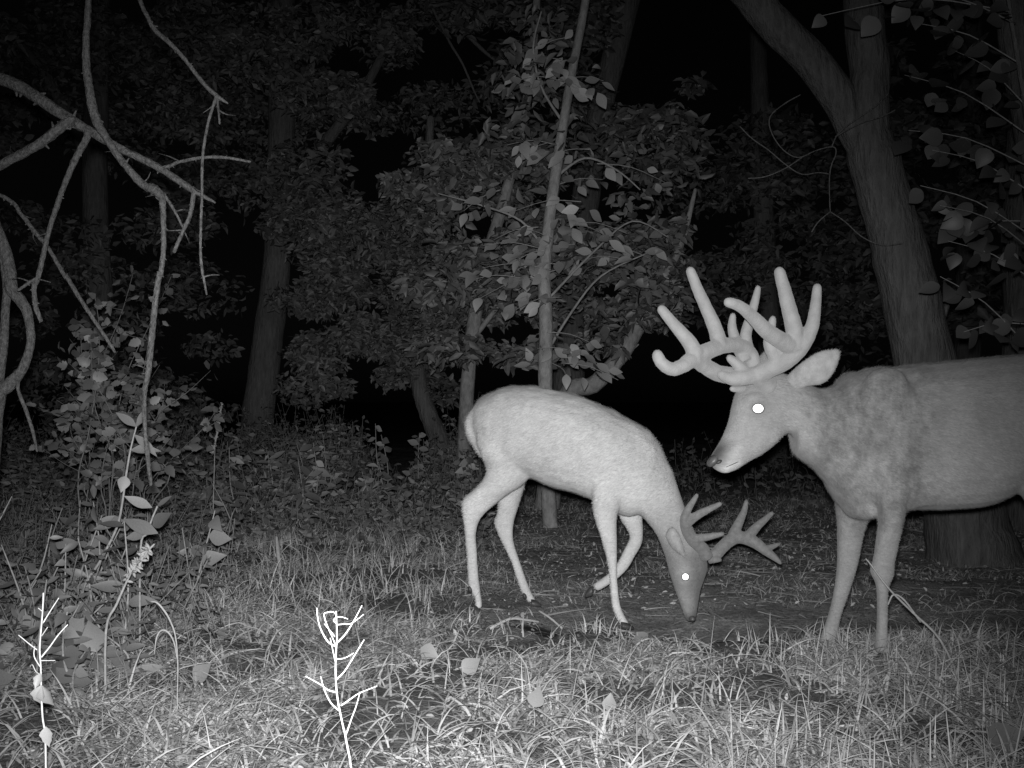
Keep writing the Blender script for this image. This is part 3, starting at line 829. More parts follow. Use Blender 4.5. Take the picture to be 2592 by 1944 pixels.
tree('bent_tree', 'leaning trunk rising sharply behind the back of the grazing buck', 9.0,
     [(1380, 0, 70), (1430, 1010, 48), (1500, 975, 44), (1560, 915, 41), (1610, 840, 37), (1650, 760, 31), (1690, 690, 23), (1730, 600, 16), (1760, 480, 9)],
     [[(1545, 925, 6), (1570, 905, 5), (1600, 885, 5), (1616, 872, 4)]], M['bark_smooth'],
     clumps=rand_clumps(26, (1480, 1720), (560, 880), 9.3, 0.4, 48, 150, HOLES), leafL=0.08)
tree('dim_tree', 'dim trunk rising through dark leaves far behind the sapling', 13.0,
     [(1430, 0, 100), (1440, 900, 78), (1470, 600, 72), (1510, 330, 66), (1560, 120, 60), (1620, -100, 54)],
     [[(1600, -60, 30), (1400, -260, 20), (1180, -200, 12), (1090, -30, 8), (1130, 90, 7), (1170, 160, 6), (1200, 230, 5), (1214, 258, 4)], [(1400, -260, 22), (1200, -160, 16), (1120, -30, 13), (1160, 60, 12), (1215, 120, 10), (1250, 150, 7)]], M['bark_far'],
     clumps=rand_clumps(30, (1130, 1500), (-40, 420), 13, 1.0, 80, 170, HOLES) + rand_clumps(18, (1560, 1760), (60, 420), 10.5, 0.6, 50, 90, HOLES), leafL=0.13)
tree('background_tree', 'far dim tree filling the dark gap behind the raised antlers', 15.0,
     [(1960, 0, 70), (1950, 900, 60), (1935, 600, 54), (1925, 300, 46), (1915, 0, 40)], [], M['bark_far'],
     clumps=rand_clumps(44, (1700, 2260), (330, 1000), 15, 1.5, 90, 170, [(1760, 960, 150, 120), (1830, 330, 80, 90)]), leafL=0.14)
tree('background_tree', 'far dim tree behind the round leaved branch', 13.0,
     [(2440, 0, 80), (2450, 800, 66), (2455, 400, 60), (2460, 0, 50)], [], M['bark_far'],
     clumps=rand_clumps(40, (2200, 2760), (-100, 820), 12, 1.5, 90, 170), leafL=0.14)
tree('background_tree', 'far dim tree behind the hanging dead branches', 13.0,
     [(260, 0, 90), (262, 900, 70), (240, 500, 64), (250, 0, 56), (255, -300, 50)], [[(230, 420, 30), (120, 200, 26), (0, 60, 22)]], M['bark_far'],
     clumps=rand_clumps(56, (-150, 640), (0, 1060), 12.5, 1.5, 90, 260, [(330, 620, 70, 120), (150, 500, 90, 70)]), leafL=0.105)

# the round leaved branch at the right
rb = thing('round_leaved_sapling', gpt(2660, 5.0), 'sapling with round heart shaped leaves beside the forked tree', 'sapling')
mb = MB(); px_tube(mb, [(2660, base_py(2660, 5.0), 26), (2665, 1200, 22), (2655, 900, 20), (2625, 600, 17), (2600, 300, 14), (2560, 50, 10), (2540, -100, 8)], 5.0, 10, 4); mb.build('trunk', M['bark_far'], rb)
for x0, y0, x1, y1, n_ in [(2605, 880, 2380, 700, 12), (2600, 820, 2440, 840, 8), (2620, 640, 2380, 520, 12), (2615, 600, 2330, 470, 12), (2600, 480, 2360, 380, 12), (2600, 420, 2300, 330, 11),
                           (2600, 340, 2290, 190, 12), (2590, 260, 2420, 130, 10), (2580, 160, 2330, 60, 11), (2570, 60, 2260, -10, 11), (2560, 30, 2080, 40, 10), (2630, 720, 2400, 610, 12), (2610, 560, 2420, 590, 9)]:
    D0 = 5.0 + rnd.uniform(-0.3, 0.4)
    spray(rb, 'heart', W(x0, y0, 5.0), W(x1, y1, D0), n_, 0.092, 0.03, 0.5)

# thin bare twigs arching before the forked tree
c3b = lambda x, y: (1692 + x / 2.37, y / 2.37)
mb = MB()
for path in [[(970, 1270), (965, 1100), (975, 1000), (1005, 920), (985, 880), (880, 905), (780, 945), (690, 900), (620, 800), (610, 700), (700, 620), (790, 570)],
             [(965, 1045), (900, 1035), (800, 1045), (700, 985), (600, 900), (500, 830), (430, 760)], [(980, 880), (1020, 800), (1120, 720), (1240, 640), (1320, 560)],
             [(1000, 820), (1150, 740), (1280, 700), (1360, 660)], [(970, 1270), (900, 1330), (860, 1390)], [(970, 1270), (1060, 1330), (1160, 1420), (1280, 1470), (1400, 1460)], [(800, 945), (700, 1010), (580, 1060), (480, 1070)]]:
    px_tube(mb, [(*c3b(*q), 3.2) for q in path], 5.75, 5, 4)
tw = mb.build('twig', M['bark'], forked); tw['label'] = 'fine bare arching twigs'

# ------------------------------------------------------------------ dead tree at the left: its limbs hang into the picture
c1 = lambda x, y: (x / 2.37, y / 2.37)
c4 = lambda x, y: (x / 2.37, 600 + y / 2.37)
DD = 3.2
dt = thing('dead_tree', gpt(-620, DD), 'dead tree with bare broken limbs hanging in from the side', 'tree')
mb = MB(); px_tube(mb, [(-620, base_py(-620, DD), 240), (-600, 1500, 200), (-560, 800, 180), (-520, 300, 170), (-480, -200, 150), (-440, -700, 120)], DD, 18, 5, 0.12, 3); mb.build('trunk', M['dead_wood'], dt)
def limb(pts, D=DD, name='limb', label=None):
    mb = MB(); px_tube(mb, [(*q[:2], q[2] * .88, *q[3:]) for q in pts], D, 14, 10, 0.24, pts[0][0] * 0.01)
    # small knobs and broken twig stubs along the limb
    for i in range(2):
        j = rnd.randrange(len(pts) - 1)
        if pts[j][0] < 0 or pts[j][1] < 0:
            continue
        d = pts[j][3] if len(pts[j]) > 3 else D
        a = rnd.uniform(0, 6.28); L = rnd.uniform(25, 60)
        x, y = pts[j][0], pts[j][1]
        b_ = a + rnd.uniform(-.25, .25)
        px_tube(mb, [(x, y, 5, d), (x + math.cos(a) * L * .5, y + math.sin(a) * L * .5, 3.2, d + rnd.uniform(-.03, .03)), (x + math.cos(b_) * L, y + math.sin(b_) * L, 1.2, d + rnd.uniform(-.06, .06))], d, 5, 3)
    for i in range(len(pts) * 2):
        j = rnd.randrange(len(pts) - 1); t = rnd.random()
        x = pts[j][0] * (1 - t) + pts[j + 1][0] * t; y = pts[j][1] * (1 - t) + pts[j + 1][1] * t; w = pts[j][2] * (1 - t) + pts[j + 1][2] * t
        if x < -20 or y < -20:
            continue
        d = pts[j][3] if len(pts[j]) > 3 else D
        a = rnd.uniform(0, 6.28); L = w * rnd.uniform(0.5, 0.95)
        px_tube(mb, [(x, y, w * 0.5, d), (x + math.cos(a) * L, y + math.sin(a) * L, w * 0.14, d)], d, 5, 2)
    o = mb.build(name, M['dead_wood'], dt)
    return o
def cc(f, lst):
    return [(*f(q[0], q[1]), q[2] / 2.37) for q in lst]
limb([(-540, 120, 70), (-250, 130, 45)] + cc(c1, [(0, 470, 82), (200, 570, 80), (380, 690, 76), (560, 800, 60), (740, 900, 52), (960, 1010, 50), (1140, 1130, 45), (1290, 1215, 12)]))
limb([(-500, -120, 60), (-300, -260, 45), (0, -330, 32), (160, -260, 26), (224, -120, 20)] + cc(c1, [(530, 0, 42), (515, 300, 50), (530, 500, 56), (570, 700, 66), (640, 830, 52), (720, 950, 48), (850, 1100, 52), (930, 1140, 68), (970, 1190, 54), (980, 1300, 36), (980, 1500, 34), (965, 1640, 34)])
     + cc(c4, [(955, 230, 38), (930, 400, 40), (910, 600, 42), (890, 800, 40), (865, 950, 32), (870, 1150, 28), (890, 1350, 30), (905, 1485, 24)]), DD - 0.06)
limb([(-545, 700, 50), (-250, 540, 36)] + cc(c1, [(0, 990, 62), (240, 860, 66), (380, 750, 66), (440, 715, 50)]), DD - 0.01)
limb(cc(c1, [(530, 790, 50), (510, 850, 48), (440, 980, 42), (360, 1180, 36), (290, 1400, 32), (230, 1659, 34)]) + cc(c4, [(205, 300, 34), (215, 420, 34), (245, 500, 28)]), DD - 0.03)
limb(cc(c4, [(225, 250, 26), (180, 270, 24), (112, 318, 16)]), DD - 0.03)
limb([(-480, -250, 60), (-200, -420, 40), (150, -360, 26), (300, -160, 18)] + cc(c1, [(840, 0, 30), (880, 90, 28), (930, 180, 32), (1030, 270, 30), (1120, 370, 27), (1220, 500, 27), (1300, 575, 30), (1365, 620, 12)]), DD - 0.12)
limb(cc(c1, [(1300, 575, 24), (1265, 680, 20), (1240, 780, 19), (1215, 950, 19), (1212, 1150, 18), (1205, 1350, 18), (1203, 1520, 19), (1215, 1640, 19)]) + cc(c4, [(1220, 240, 18), (1240, 345, 10)]), DD - 0.13)
limb(cc(c1, [(1302, 590, 18), (1310, 660, 16), (1318, 742, 12)]), DD - 0.12)
limb(cc(c1, [(960, 1010, 30), (1020, 995, 24), (1080, 970, 22), (1220, 945, 22), (1350, 945, 20), (1500, 970, 16)]), DD)
limb(cc(c1, [(1165, 1150, 34), (1140, 1290, 28), (1100, 1380, 26), (1045, 1510, 24)]), DD)
limb(cc(c1, [(980, 1160, 24), (1050, 1270, 18), (1095, 1360, 16)]), DD - 0.05)
limb([(-560, 380, 40), (-250, 400, 26)] + cc(c1, [(0, 1170, 26), (130, 1290, 28), (200, 1380, 30), (290, 1490, 28), (390, 1659, 26)]) + cc(c4, [(400, 240, 30), (500, 400, 28), (600, 550, 24), (690, 690, 18)]), DD + 0.25)
# stout twisted stems at the edge
vs = thing('twisted_sapling', gpt(-30, 3.4), 'smooth twisted stems growing up beside the weeds below the dead limbs', 'sapling')
mb = MB(); px_tube(mb, [(-40, base_py(-30, 3.4), 50), (-30, 1300, 46)] + cc(c4, [(-20, 980, 96), (40, 900, 84), (130, 800, 58), (180, 660, 50), (180, 540, 50), (150, 420, 62), (70, 310, 78), (60, 200, 70), (10, 20, 68)]) + [(-40, 520, 30), (-90, 400, 24)], 3.4, 12, 5, 0.1, 5); mb.build('stem', M['dead_wood'], vs)
mb = MB(); px_tube(mb, [(-16, 1000, 40), (0, 940, 24), (10, 860, 22), (14, 780, 21), (18, 730, 22), (6, 640, 20), (-10, 560, 18), (-60, 420, 16)], 3.45, 10, 5, 0.1, 6); mb.build('stem', M['dead_wood'], vs)
mb = MB(); px_tube(mb, cc(c4, [(108, 830, 26), (110, 920, 22), (160, 1050, 24), (200, 1180, 20), (222, 1285, 12)]), 3.38, 8, 4, 0.2, 7); mb.build('stem', M['dead_wood'], vs)

# ------------------------------------------------------------------ lobed leaf shrub at the left
sh = thing('lobed_leaf_shrub', gpt(270, 5.6), 'upright shrub with small lobed leaves behind the hanging dead limb', 'shrub')
cand = []
def shrub_stem(pts_, r0, k):
    mb = MB(); mb.tube(pts_, [r0 * (1 - .75 * i / (len(pts_) - 1)) for i in range(len(pts_))], 6, 4, .25, k); mb.build('stem', M['dark_stem'], sh)
    P_, _ = spline(pts_, [0] * len(pts_), 10)
    return P_
for i in range(15):
    tx, ty = 330 + rnd.gauss(0, 105), rnd.uniform(690, 1060)
    bx = 290 + rnd.uniform(-110, 120); D0 = 5.6 + rnd.uniform(-.35, .35)
    pts_ = [W(bx, base_py(bx, D0), D0)]
    for t in (.25, .45, .65, .85, 1.0):
        wob = 20 * (1 - abs(2 * t - 1)) + 6
        pts_.append(W(bx + (tx - bx) * t ** 1.6 + rnd.gauss(0, wob), 1400 + (ty - 1400) * t, D0 + rnd.gauss(0, .05)))
    P_ = shrub_stem(pts_, .0045, i)
    cand += P_[22::1]
    for q in range(3):                                            # side shoots
        p = P_[rnd.randrange(18, len(P_) - 6)]
        e = p + Vector((rnd.choice((-1, 1)) * rnd.uniform(.08, .24), rnd.gauss(0, .08), rnd.uniform(.02, .2)))
        S_ = shrub_stem([p, (p + e) / 2 + Vector((0, 0, -.015)), e], .0022, i + q)
        cand += S_[4::2]
rnd.shuffle(cand)
for p in cand[:300]:
    a = rnd.uniform(0, 6.28)
    ax = Vector((math.cos(a), math.sin(a) * .6, rnd.uniform(-.6, .5)))
    put_leaf(sh, 'lobe', p + ax * 0.012, ax, (rnd.gauss(0, .8), -1, .3 + rnd.gauss(0, .7)), rnd.uniform(.03, .078))
rest = np.array([p + Vector((rnd.gauss(0, .035), rnd.gauss(0, .05), rnd.gauss(0, .03))) for p in cand[300:] + cand[:200]])
foliage('foliage', M['weed_cover'], sh, rest, .055, .7, .1, .2, 'stuff', .7)

# ------------------------------------------------------------------ weeds
def weed(px, D, h, n, L, kind, label, group=None, lean=0.1, name='weed'):
    b = gpt(px, D)
    r = thing(name, b, label, 'weed', group)
    top = b + Vector((rnd.gauss(0, lean), rnd.gauss(0, lean), h))
    mid = (b + top) / 2 + Vector((rnd.gauss(0, lean * .4), 0, 0))
    mb = MB(); mb.tube([b - Vector((0, 0, .03)), mid, top], [.005, .004, .002], 6, 5); mb.build('stem', M['stem'], r)
    P_, _ = spline([b, mid, top], [0] * 3, 10)
    for i in range(n):
        t = 0.2 + 0.8 * (i + .5) / n
        p = P_[min(len(P_) - 1, int(t * (len(P_) - 1)))]
        a = i * 2.4 + rnd.uniform(-.5, .5)
        ax = Vector((math.cos(a), math.sin(a), rnd.uniform(-.75, .5)))
        put_leaf(r, kind, p, ax, (rnd.gauss(0, .6), -.8 + rnd.gauss(0, .5), .6), L * rnd.uniform(.65, 1.15) * (1.1 - .35 * t))
    return r
for i in range(40):
    D0 = rnd.choice((rnd.uniform(3.0, 4.2), rnd.uniform(4.0, 6.5)))
    D0 = max(D0, 3.3)
    px_ = rnd.uniform(-120, 330) if D0 < 4.2 else rnd.uniform(-150, 700)
    weed(px_, D0, rnd.uniform(.22, .55) if D0 > 3.6 else rnd.uniform(.15, .36), rnd.randint(8, 12), rnd.uniform(.07, .13), rnd.choice(('weed', 'weed', 'broad')), 'leafy broad bladed weed in the dense patch under the dead limbs', 'weeds under the dead limbs')
for i in range(12):
    D0 = rnd.uniform(7, 9.5)
    weed(rnd.uniform(560, 860), D0, rnd.uniform(.3, .6), 10, .16, 'weed', 'pointed leaf weed growing at the foot of the thick dark trunk', 'weeds at the foot of the dark trunk')
for i in range(16):
    D0 = rnd.uniform(7.5, 10.5)
    weed(rnd.uniform(780, 1190), D0, rnd.uniform(.35, .75), 12, .12, rnd.choice(('oval', 'broad')), 'bushy weed in the undergrowth behind the rump of the grazing buck', 'undergrowth weeds behind the grazing buck')
# flowering spike
sp = weed(538, 6.4, 0.62, 5, .10, 'weed', 'tall weed with a narrow seed spike in front of the dark trunk', lean=0.02, name='spike_weed')
top = gpt(538, 6.4) + Vector((0.0, 0, .58))
mb = MB()
mb.tube([top, top + Vector((.03, 0, .14)), top + Vector((.055, 0, .30))], [.006, .005, .003], 6, 4)
for i in range(60):
    t = rnd.random(); p = top + Vector((.055 * t, 0, .3 * t)); a = rnd.uniform(0, 6.28); q = Vector((math.cos(a), math.sin(a), .5)) * .014 * (1.2 - t * .7)
    mb.tube([p, p + q], [.004, .003], 5, 1)
mb.build('seed_spike', M['stem'], sp)

# undergrowth that reads as one mass behind the deer
def scatter(n, pxr, Dr, dens=None):
    out = []
    while len(out) < n:
        D0 = math.sqrt(rnd.uniform(Dr[0] ** 2, Dr[1] ** 2)); x = (rnd.uniform(*pxr) - CX) / F_PX * D0
        if dens is None or rnd.random() < dens(x, D0):
            out.append((x, D0))
    return out
def ug_height(x, y):
    return max(0.0, 0.62 * (0.45 + 0.95 * mnoise.noise(Vector((x * 1.4, y * 1.4, 2.0)))))
def stalk_mass(name, mat, spots, hfun, L, wr, label, cat, per=9):
    """many small leafy stalks that read as one tangle: thin stems with leaves up their length"""
    pos, sv, sf, ssz = [], [], [], []
    for x, y in spots:
        h = hfun(x, y) * rnd.uniform(.55, 1.15)
        if h < .03:
            continue
        b = np.array((x, y, ground_z(x, y) - .005)); ln = np.array((rnd.gauss(0, .25), rnd.gauss(0, .25), 1.0)) * h
        bow = np.array((rnd.gauss(0, .12), rnd.gauss(0, .12), 0)) * h
        k = len(sv); w = .0016
        for t in (0, .5, 1):
            p = b + ln * t + bow * 4 * t * (1 - t)
            sv += [p - (w, 0, 0), p + (w, 0, 0)]
        sf += [k, k + 1, k + 3, k + 2, k + 2, k + 3, k + 5, k + 4]; ssz += [4, 4]
        m_ = max(3, int(per * min(1.6, h / .25)))
        for i in range(m_):
            t = rnd.uniform(.15, 1.02)
            pos.append(b + ln * t + bow * 4 * t * (1 - t) + np.array((rnd.gauss(0, .012), rnd.gauss(0, .012), 0)))
    u = foliage(name, mat, None, np.array(pos), L, wr, .05, .1, 'stuff', .75)
    tag(u, label, cat)
    me = new_mesh('stems', np.array(sv), sf, ssz)
    o = link('stems', me, M['dark_stem'], u, 'stuff')
    return u
hole = lambda x, y: 1 - 0.8 * math.exp(-(((x / y * F_PX + CX) - 975) / 85) ** 2) if y > 8 else 1
stalk_mass('undergrowth', M['leaf_bg'], scatter(2600, (-300, 1250), (5.6, 13), lambda x, y: ss(5.5, 7.5, y)), lambda x, y: (ug_height(x, y) + .30 * ss(8.5, 11, y)) * ss(5.0, 8.0, y) * hole(x, y), .06, .6,
           'low leafy undergrowth carpeting the ground under the trees', 'undergrowth', 11)
stalk_mass('dark_undergrowth', M['weed_cover'], scatter(700, (1250, 2900), (9.0, 15)), lambda x, y: ug_height(x, y) * .7, .07, .6, 'dim low plants on the dark ground beyond the standing buck', 'undergrowth', 8)
stalk_mass('weed_cover', M['weed_cover'], scatter(2300, (-300, 600), (3.3, 6.6), lambda x, y: (1 - .94 * ss(-1.35, -.75, x / y * 3.2)) * ss(3.2, 4.3, y)), lambda x, y: .10 + .30 * ss(-.3, .4, mnoise.noise(Vector((x * 2, y * 2, 7.0)))), .042, .40,
           'low tangled leaves under the weeds at the foot of the dead tree', 'ground cover', 8)

# ------------------------------------------------------------------ grass
def blades(name, mat, roots, L, wd, elev, label, cat, bend=0.6, segs=4):
    n = len(roots); p = np.array(roots)
    az = rng.uniform(0, 2 * np.pi, n)
    h = np.stack([np.cos(az), np.sin(az), np.zeros(n)], 1)
    sd = np.stack([-np.sin(az), np.cos(az), np.zeros(n)], 1)
    tw = rng.normal(0, .5, n)
    th = elev.copy(); q = p.copy(); vs = []
    for s in range(segs + 1):
        t = s / segs
        w = wd * (1 - t ** 1.6) * .5 + .0003
        side = sd * np.cos(tw)[:, None] + np.cross(h, sd) * np.sin(tw)[:, None]
        vs.append(np.stack([q - side * w[:, None], q + side * w[:, None]], 1))
        q = q + (h * np.cos(th)[:, None] + np.array([0, 0, 1]) * np.sin(th)[:, None]) * (L / segs)[:, None]
        th = th - bend * rng.uniform(.3, 1.5, n) / segs * 2
        low = q[:, 2] < p[:, 2] + .003
        th = np.where(low, np.abs(th) * .3, th)
    v = np.stack(vs, 1).reshape(n, -1, 3)
    k = (segs + 1) * 2
    f = np.array([(2 * s, 2 * s + 1, 2 * s + 3, 2 * s + 2) for s in range(segs)])
    f = f[None] + (np.arange(n) * k)[:, None, None]
    me = new_mesh(name, v.reshape(-1, 3), f.ravel(), np.full(n * segs, 4))
    o = link(name, me, mat, None, 'stuff')
    return tag(o, label, cat)
def groots(n, pxr, Dr, dens):
    return [(x, y, ground_z(x, y) - .004) for x, y in scatter(n, pxr, Dr, dens)]
def patch(x, y):
    return .12 + .88 * ss(-.35, .3, mnoise.noise(Vector((x * 2.6, y * 3.4, 4.4))) + .5 * mnoise.noise(Vector((x * 7, y * 8, 1.4))))
def fore(x, y):
    e_ = lawn_edge(x)
    return max(1 - ss(e_ - .14, e_ + .04, y), .35 * (1 - ss(-.1, .5, x)) * (1 - ss(4.3, 4.8, y))) * patch(x, y) if x / y * F_PX + CX > 1000 else patch(x, y) * lawn_mask(x, y)
R_ = groots(34000, (-250, 2850), (1.9, 4.7), fore)
edge_ = np.array([1 - .5 * ss(3.6, 4.1, q[1]) * ss(-.5, 0, q[0]) for q in R_])
blades('grass', M['grass'], R_, edge_ * rng.uniform(.04, .16, len(R_)), rng.uniform(.003, .009, len(R_)), rng.uniform(.05, 1.1, len(R_)), 'matted short grass of the lit clearing in front of the bucks', 'grass')
R_ = groots(5200, (-250, 2850), (1.9, 4.6), fore)
R_ = R_ + groots(3200, (1800, 2850), (2.2, 4.2), fore)
edge_ = np.array([1 - .5 * ss(3.6, 4.1, q[1]) * ss(-.5, 0, q[0]) for q in R_])
blades('dry_grass', M['straw'], R_, edge_ * rng.uniform(.06, .24, len(R_)), rng.uniform(.0025, .006, len(R_)), rng.uniform(.0, .9, len(R_)), 'pale dry grass blades strewn through the lit clearing', 'dry grass', .5)
R_ = groots(20000, (-250, 1320), (4.2, 9.5), lambda x, y: patch(x, y) * lawn_mask(x, y))
blades('meadow_grass', M['meadow'], R_, rng.uniform(.06, .2, len(R_)), rng.uniform(.003, .007, len(R_)), rng.uniform(.4, 1.4, len(R_)), 'sparser grass behind the clearing, left of the grazing buck', 'grass')
R_ = groots(25000, (1050, 2850), (4.3, 10), lambda x, y: patch(x, y) ** 2 * max(ss(4.6, 5.2, y), ss(1.5, 2.0, x)))
blades('sparse_grass', M['litter'], R_, rng.uniform(.03, .12, len(R_)), rng.uniform(.002, .005, len(R_)), rng.uniform(.0, 1.2, len(R_)), 'sparse thin grass on the trampled bare soil under the bucks', 'grass')
P_ = np.array([(x, y, ground_z(x, y) + .006) for x, y in scatter(5000, (-250, 2850), (2, 9), lambda x, y: 1 if y < 4.2 or y > 4.9 or x < 0 else .15) + scatter(4000, (1050, 2850), (4.9, 9))])
u = foliage('leaf_litter', M['litter'], None, P_, .026, .5, 0, 1.2)
tag(u, 'small dead leaves and crumbs of litter on the soil', 'leaf litter')
R_ = groots(1500, (1050, 2850), (4.4, 7.5), lambda x, y: patch(x * 1.7, y) ** 2)
blades('soil_debris', M['litter'], [(q[0], q[1], q[2] + .012) for q in R_], rng.uniform(.05, .26, len(R_)), rng.uniform(.003, .008, len(R_)), rng.uniform(-.05, .12, len(R_)), 'dead stems and straw lying flat on the trampled bare soil', 'debris', .05)
cl_v, cl_f = [], []
for x, y in scatter(1600, (1050, 2850), (4.2, 8), lambda x, y: 1 - lawn_mask(x, y)):
    k = len(cl_v); rr = rnd.uniform(.006, .02) * (1 + .8 * (rnd.random() < .08)); zz = ground_z(x, y)
    for dx, dy, dz in ((1, 0, 0), (-.5, .87, 0), (-.5, -.87, 0), (0, 0, .8), (.4, .5, .5), (-.2, -.6, .45)):
        cl_v.append((x + dx * rr * rnd.uniform(.6, 1.3), y + dy * rr * rnd.uniform(.6, 1.3), zz + dz * rr * rnd.uniform(.6, 1.3) - rr * .15))
    for f in ((0, 4, 3), (0, 1, 4), (1, 3, 4), (1, 2, 3), (2, 5, 3), (2, 0, 5), (0, 3, 5)):
        cl_f += [k + i for i in f]
me = new_mesh('soil_clods', cl_v, cl_f, [3] * (len(cl_f) // 3)); set_coat(me, np.full(len(cl_v), .8))
tag(link('soil_clods', me, M['soil'], None, 'stuff'), 'small crumbs of earth scattered over the trampled soil', 'soil')
# taller tufts on the lip of the lawn and upright cut straws at the right
R_ = []
for cx_, cy_, n_, s_ in [(1530, 4.16, 50, .06), (1740, 4.16, 60, .07), (1890, 4.12, 50, .08), (1990, 4.08, 40, .10), (2120, 4.0, 40, .10), (2240, 4.0, 60, .1), (2400, 4.0, 60, .15), (2520, 4.0, 60, .15), (1300, 4.2, 30, .10), (760, 3.4, 60, .06), (2330, 3.9, 50, .1), (1960, 3.7, 60, .15)]:
    for _ in range(n_):
        y = cy_ + rnd.gauss(0, .04); x = (cx_ - CX) / F_PX * cy_ + rnd.gauss(0, s_)
        R_.append((x, y, ground_z(x, y) - .004))
blades('grass_tufts', M['straw'], R_, rng.uniform(.05, .13, len(R_)), rng.uniform(.003, .007, len(R_)), rng.uniform(.5, 1.4, len(R_)), 'taller pale grass along the edge of the clearing before the bare soil', 'grass', .5)
R_ = groots(420, (1850, 2800), (2.3, 3.9), lambda x, y: patch(x, y)) + groots(60, (1000, 1900), (2.3, 3.8), lambda x, y: patch(x, y))
blades('cut_straws', M['straw'], R_, rng.uniform(.05, .17, len(R_)), rng.uniform(.003, .006, len(R_)), rng.uniform(1.05, 1.57, len(R_)), 'stiff upright straw stalks in the near clearing', 'straw', .04)

# ------------------------------------------------------------------ bleached dead stalks close to the lens
def stalk(px, D, stem, twigs, label, leaves=()):
    b = gpt(px, D)
    r = thing('dead_stalk', b, label, 'dead weed', None)
    mb = MB(); px_tube(mb, [(stem[0][0], base_py(stem[0][0], D), stem[0][2])] + stem, D, 8, 4, .12, px); mb.build('stem', M['stalk'], r)
    for t in twigs:
        mb = MB(); dd = rnd.uniform(-.04, .04)
        px_tube(mb, [(q[0], q[1], q[2], D + dd * i / len(t)) for i, q in enumerate(t)], D, 6, 4, .1, t[0][1]); mb.build('twig', M['stalk'], r)
    for (x, y, ax, L) in leaves:
        put_leaf(r, 'dead', W(x, y, D - .006), ax, (0.1, -1, .2), L)
    return r
c8 = lambda x, y, w=None: (800 + x / 2.37, 1244 + y / 2.37)
def tw8(lst, w0=11, w1=7):
    n = len(lst); w0 *= .44; w1 *= .36
    return [(*c8(*q), w0 + (w1 - w0) * i / (n - 1)) for i, q in enumerate(lst)]
stalk(886, 2.0, [(893, 2000, 5.5)] + tw8([(180, 1490), (160, 1400), (130, 1250), (118, 1120), (118, 1000), (125, 880), (122, 760), (120, 720)], 12, 9),
      [tw8([(120, 735), (100, 722), (70, 725), (48, 738), (65, 800), (100, 880), (120, 930)], 8, 8), tw8([(118, 930), (70, 900), (30, 830), (10, 760), (5, 700)]), tw8([(130, 905), (180, 850), (230, 770), (275, 685)]),
       tw8([(125, 800), (170, 795), (215, 790), (285, 738)], 8, 6), tw8([(122, 790), (105, 775), (118, 758), (150, 752), (190, 765)], 8, 6), tw8([(112, 870), (80, 830), (50, 795)], 9, 6),
       tw8([(120, 1130), (170, 1080), (230, 985), (288, 890)]), tw8([(120, 1005), (170, 1000), (225, 970)], 9, 7), tw8([(115, 1020), (100, 950), (85, 880)], 8, 6),
       tw8([(122, 1205), (70, 1190), (30, 1160), (-60, 1110)]), tw8([(140, 1315), (90, 1270), (50, 1190), (28, 1110)]), tw8([(150, 1285), (200, 1250), (260, 1210), (365, 1168)]), tw8([(180, 1460), (210, 1370), (240, 1290), (262, 1210)], 10, 7)],
      'branched bleached dead stalk glaring white in the lit grass')
c7 = lambda x, y: (x / 2.37, 1244 + y / 2.37)
def tw7(lst, w0=10, w1=7):
    n = len(lst); w0 *= .44; w1 *= .38
    return [(*c7(*q), w0 + (w1 - w0) * i / (n - 1)) for i, q in enumerate(lst)]
stalk(115, 2.25, [(116, 1950, 5)] + tw7([(270, 1460), (255, 1350), (248, 1200), (245, 1060), (238, 950), (245, 850), (255, 730), (260, 610)], 11, 8),
      [tw7([(248, 995), (300, 930), (350, 860), (405, 800)]), tw7([(258, 790), (300, 720), (352, 640)], 8, 6), tw7([(240, 1050), (205, 990), (208, 930)], 8, 6), tw7([(222, 950), (170, 910), (112, 862)], 8, 6), tw7([(248, 870), (285, 815)], 7, 5), tw7([(255, 720), (230, 700)], 7, 5), tw7([(245, 1015), (330, 1014)], 5, 4),
       tw7([(245, 1100), (215, 1080), (195, 1040), (180, 1050)], 6, 4)],
      'thin bleached dead stalk with crumpled leaves near the weeds',
      [(*c7(245, 1090), (-.3, 0, -1), .032), (*c7(250, 1160), (-.2, 0, -1), .05), (*c7(255, 1165), (.35, 0, -1), .05), (*c7(275, 1410), (.1, 0, -1), .045)])

# single broad leaves standing in the grass
for px_, py_, D0, L, ax in [(1065, 1640, 3.75, .07, (.7, -.2, -.3)), (1612, 1600, 3.95, .075, (.35, 0, -.6)), (245, 1650, 3.4, .1, (-.3, .1, .9)), (205, 1610, 3.45, .09, (-.6, .1, .5)), (1350, 1790, 3.0, .06, (.3, 0, .9)), (1540, 1800, 3.0, .05, (.1, 0, .8)),
                           (1170, 1700, 3.4, .07, (.6, .2, .4)), (2500, 1880, 2.75, .1, (.9, .1, .2)), (490, 1720, 3.3, .07, (.6, .1, .5)), (390, 1490, 4.3, .1, (.8, -.2, -.2))]:
    b = gpt(px_, D0)
    r = thing('seedling', b, 'single broad leaf seedling standing in the short grass', 'seedling', 'seedlings in the grass')
    p = W(px_, py_, D0)
    if p.z < b.z + .03:
        p.z = b.z + .03
    mb = MB(); mb.tube([b - Vector((0, 0, .02)), (b + p) / 2 + Vector((.004, 0, 0)), p], [.0025, .002, .0015], 5, 3); mb.build('stem', M['stem'], r)
    put_leaf(r, 'broad', p, ax, (rnd.gauss(0, .2), -1, .5), L, 1.1)

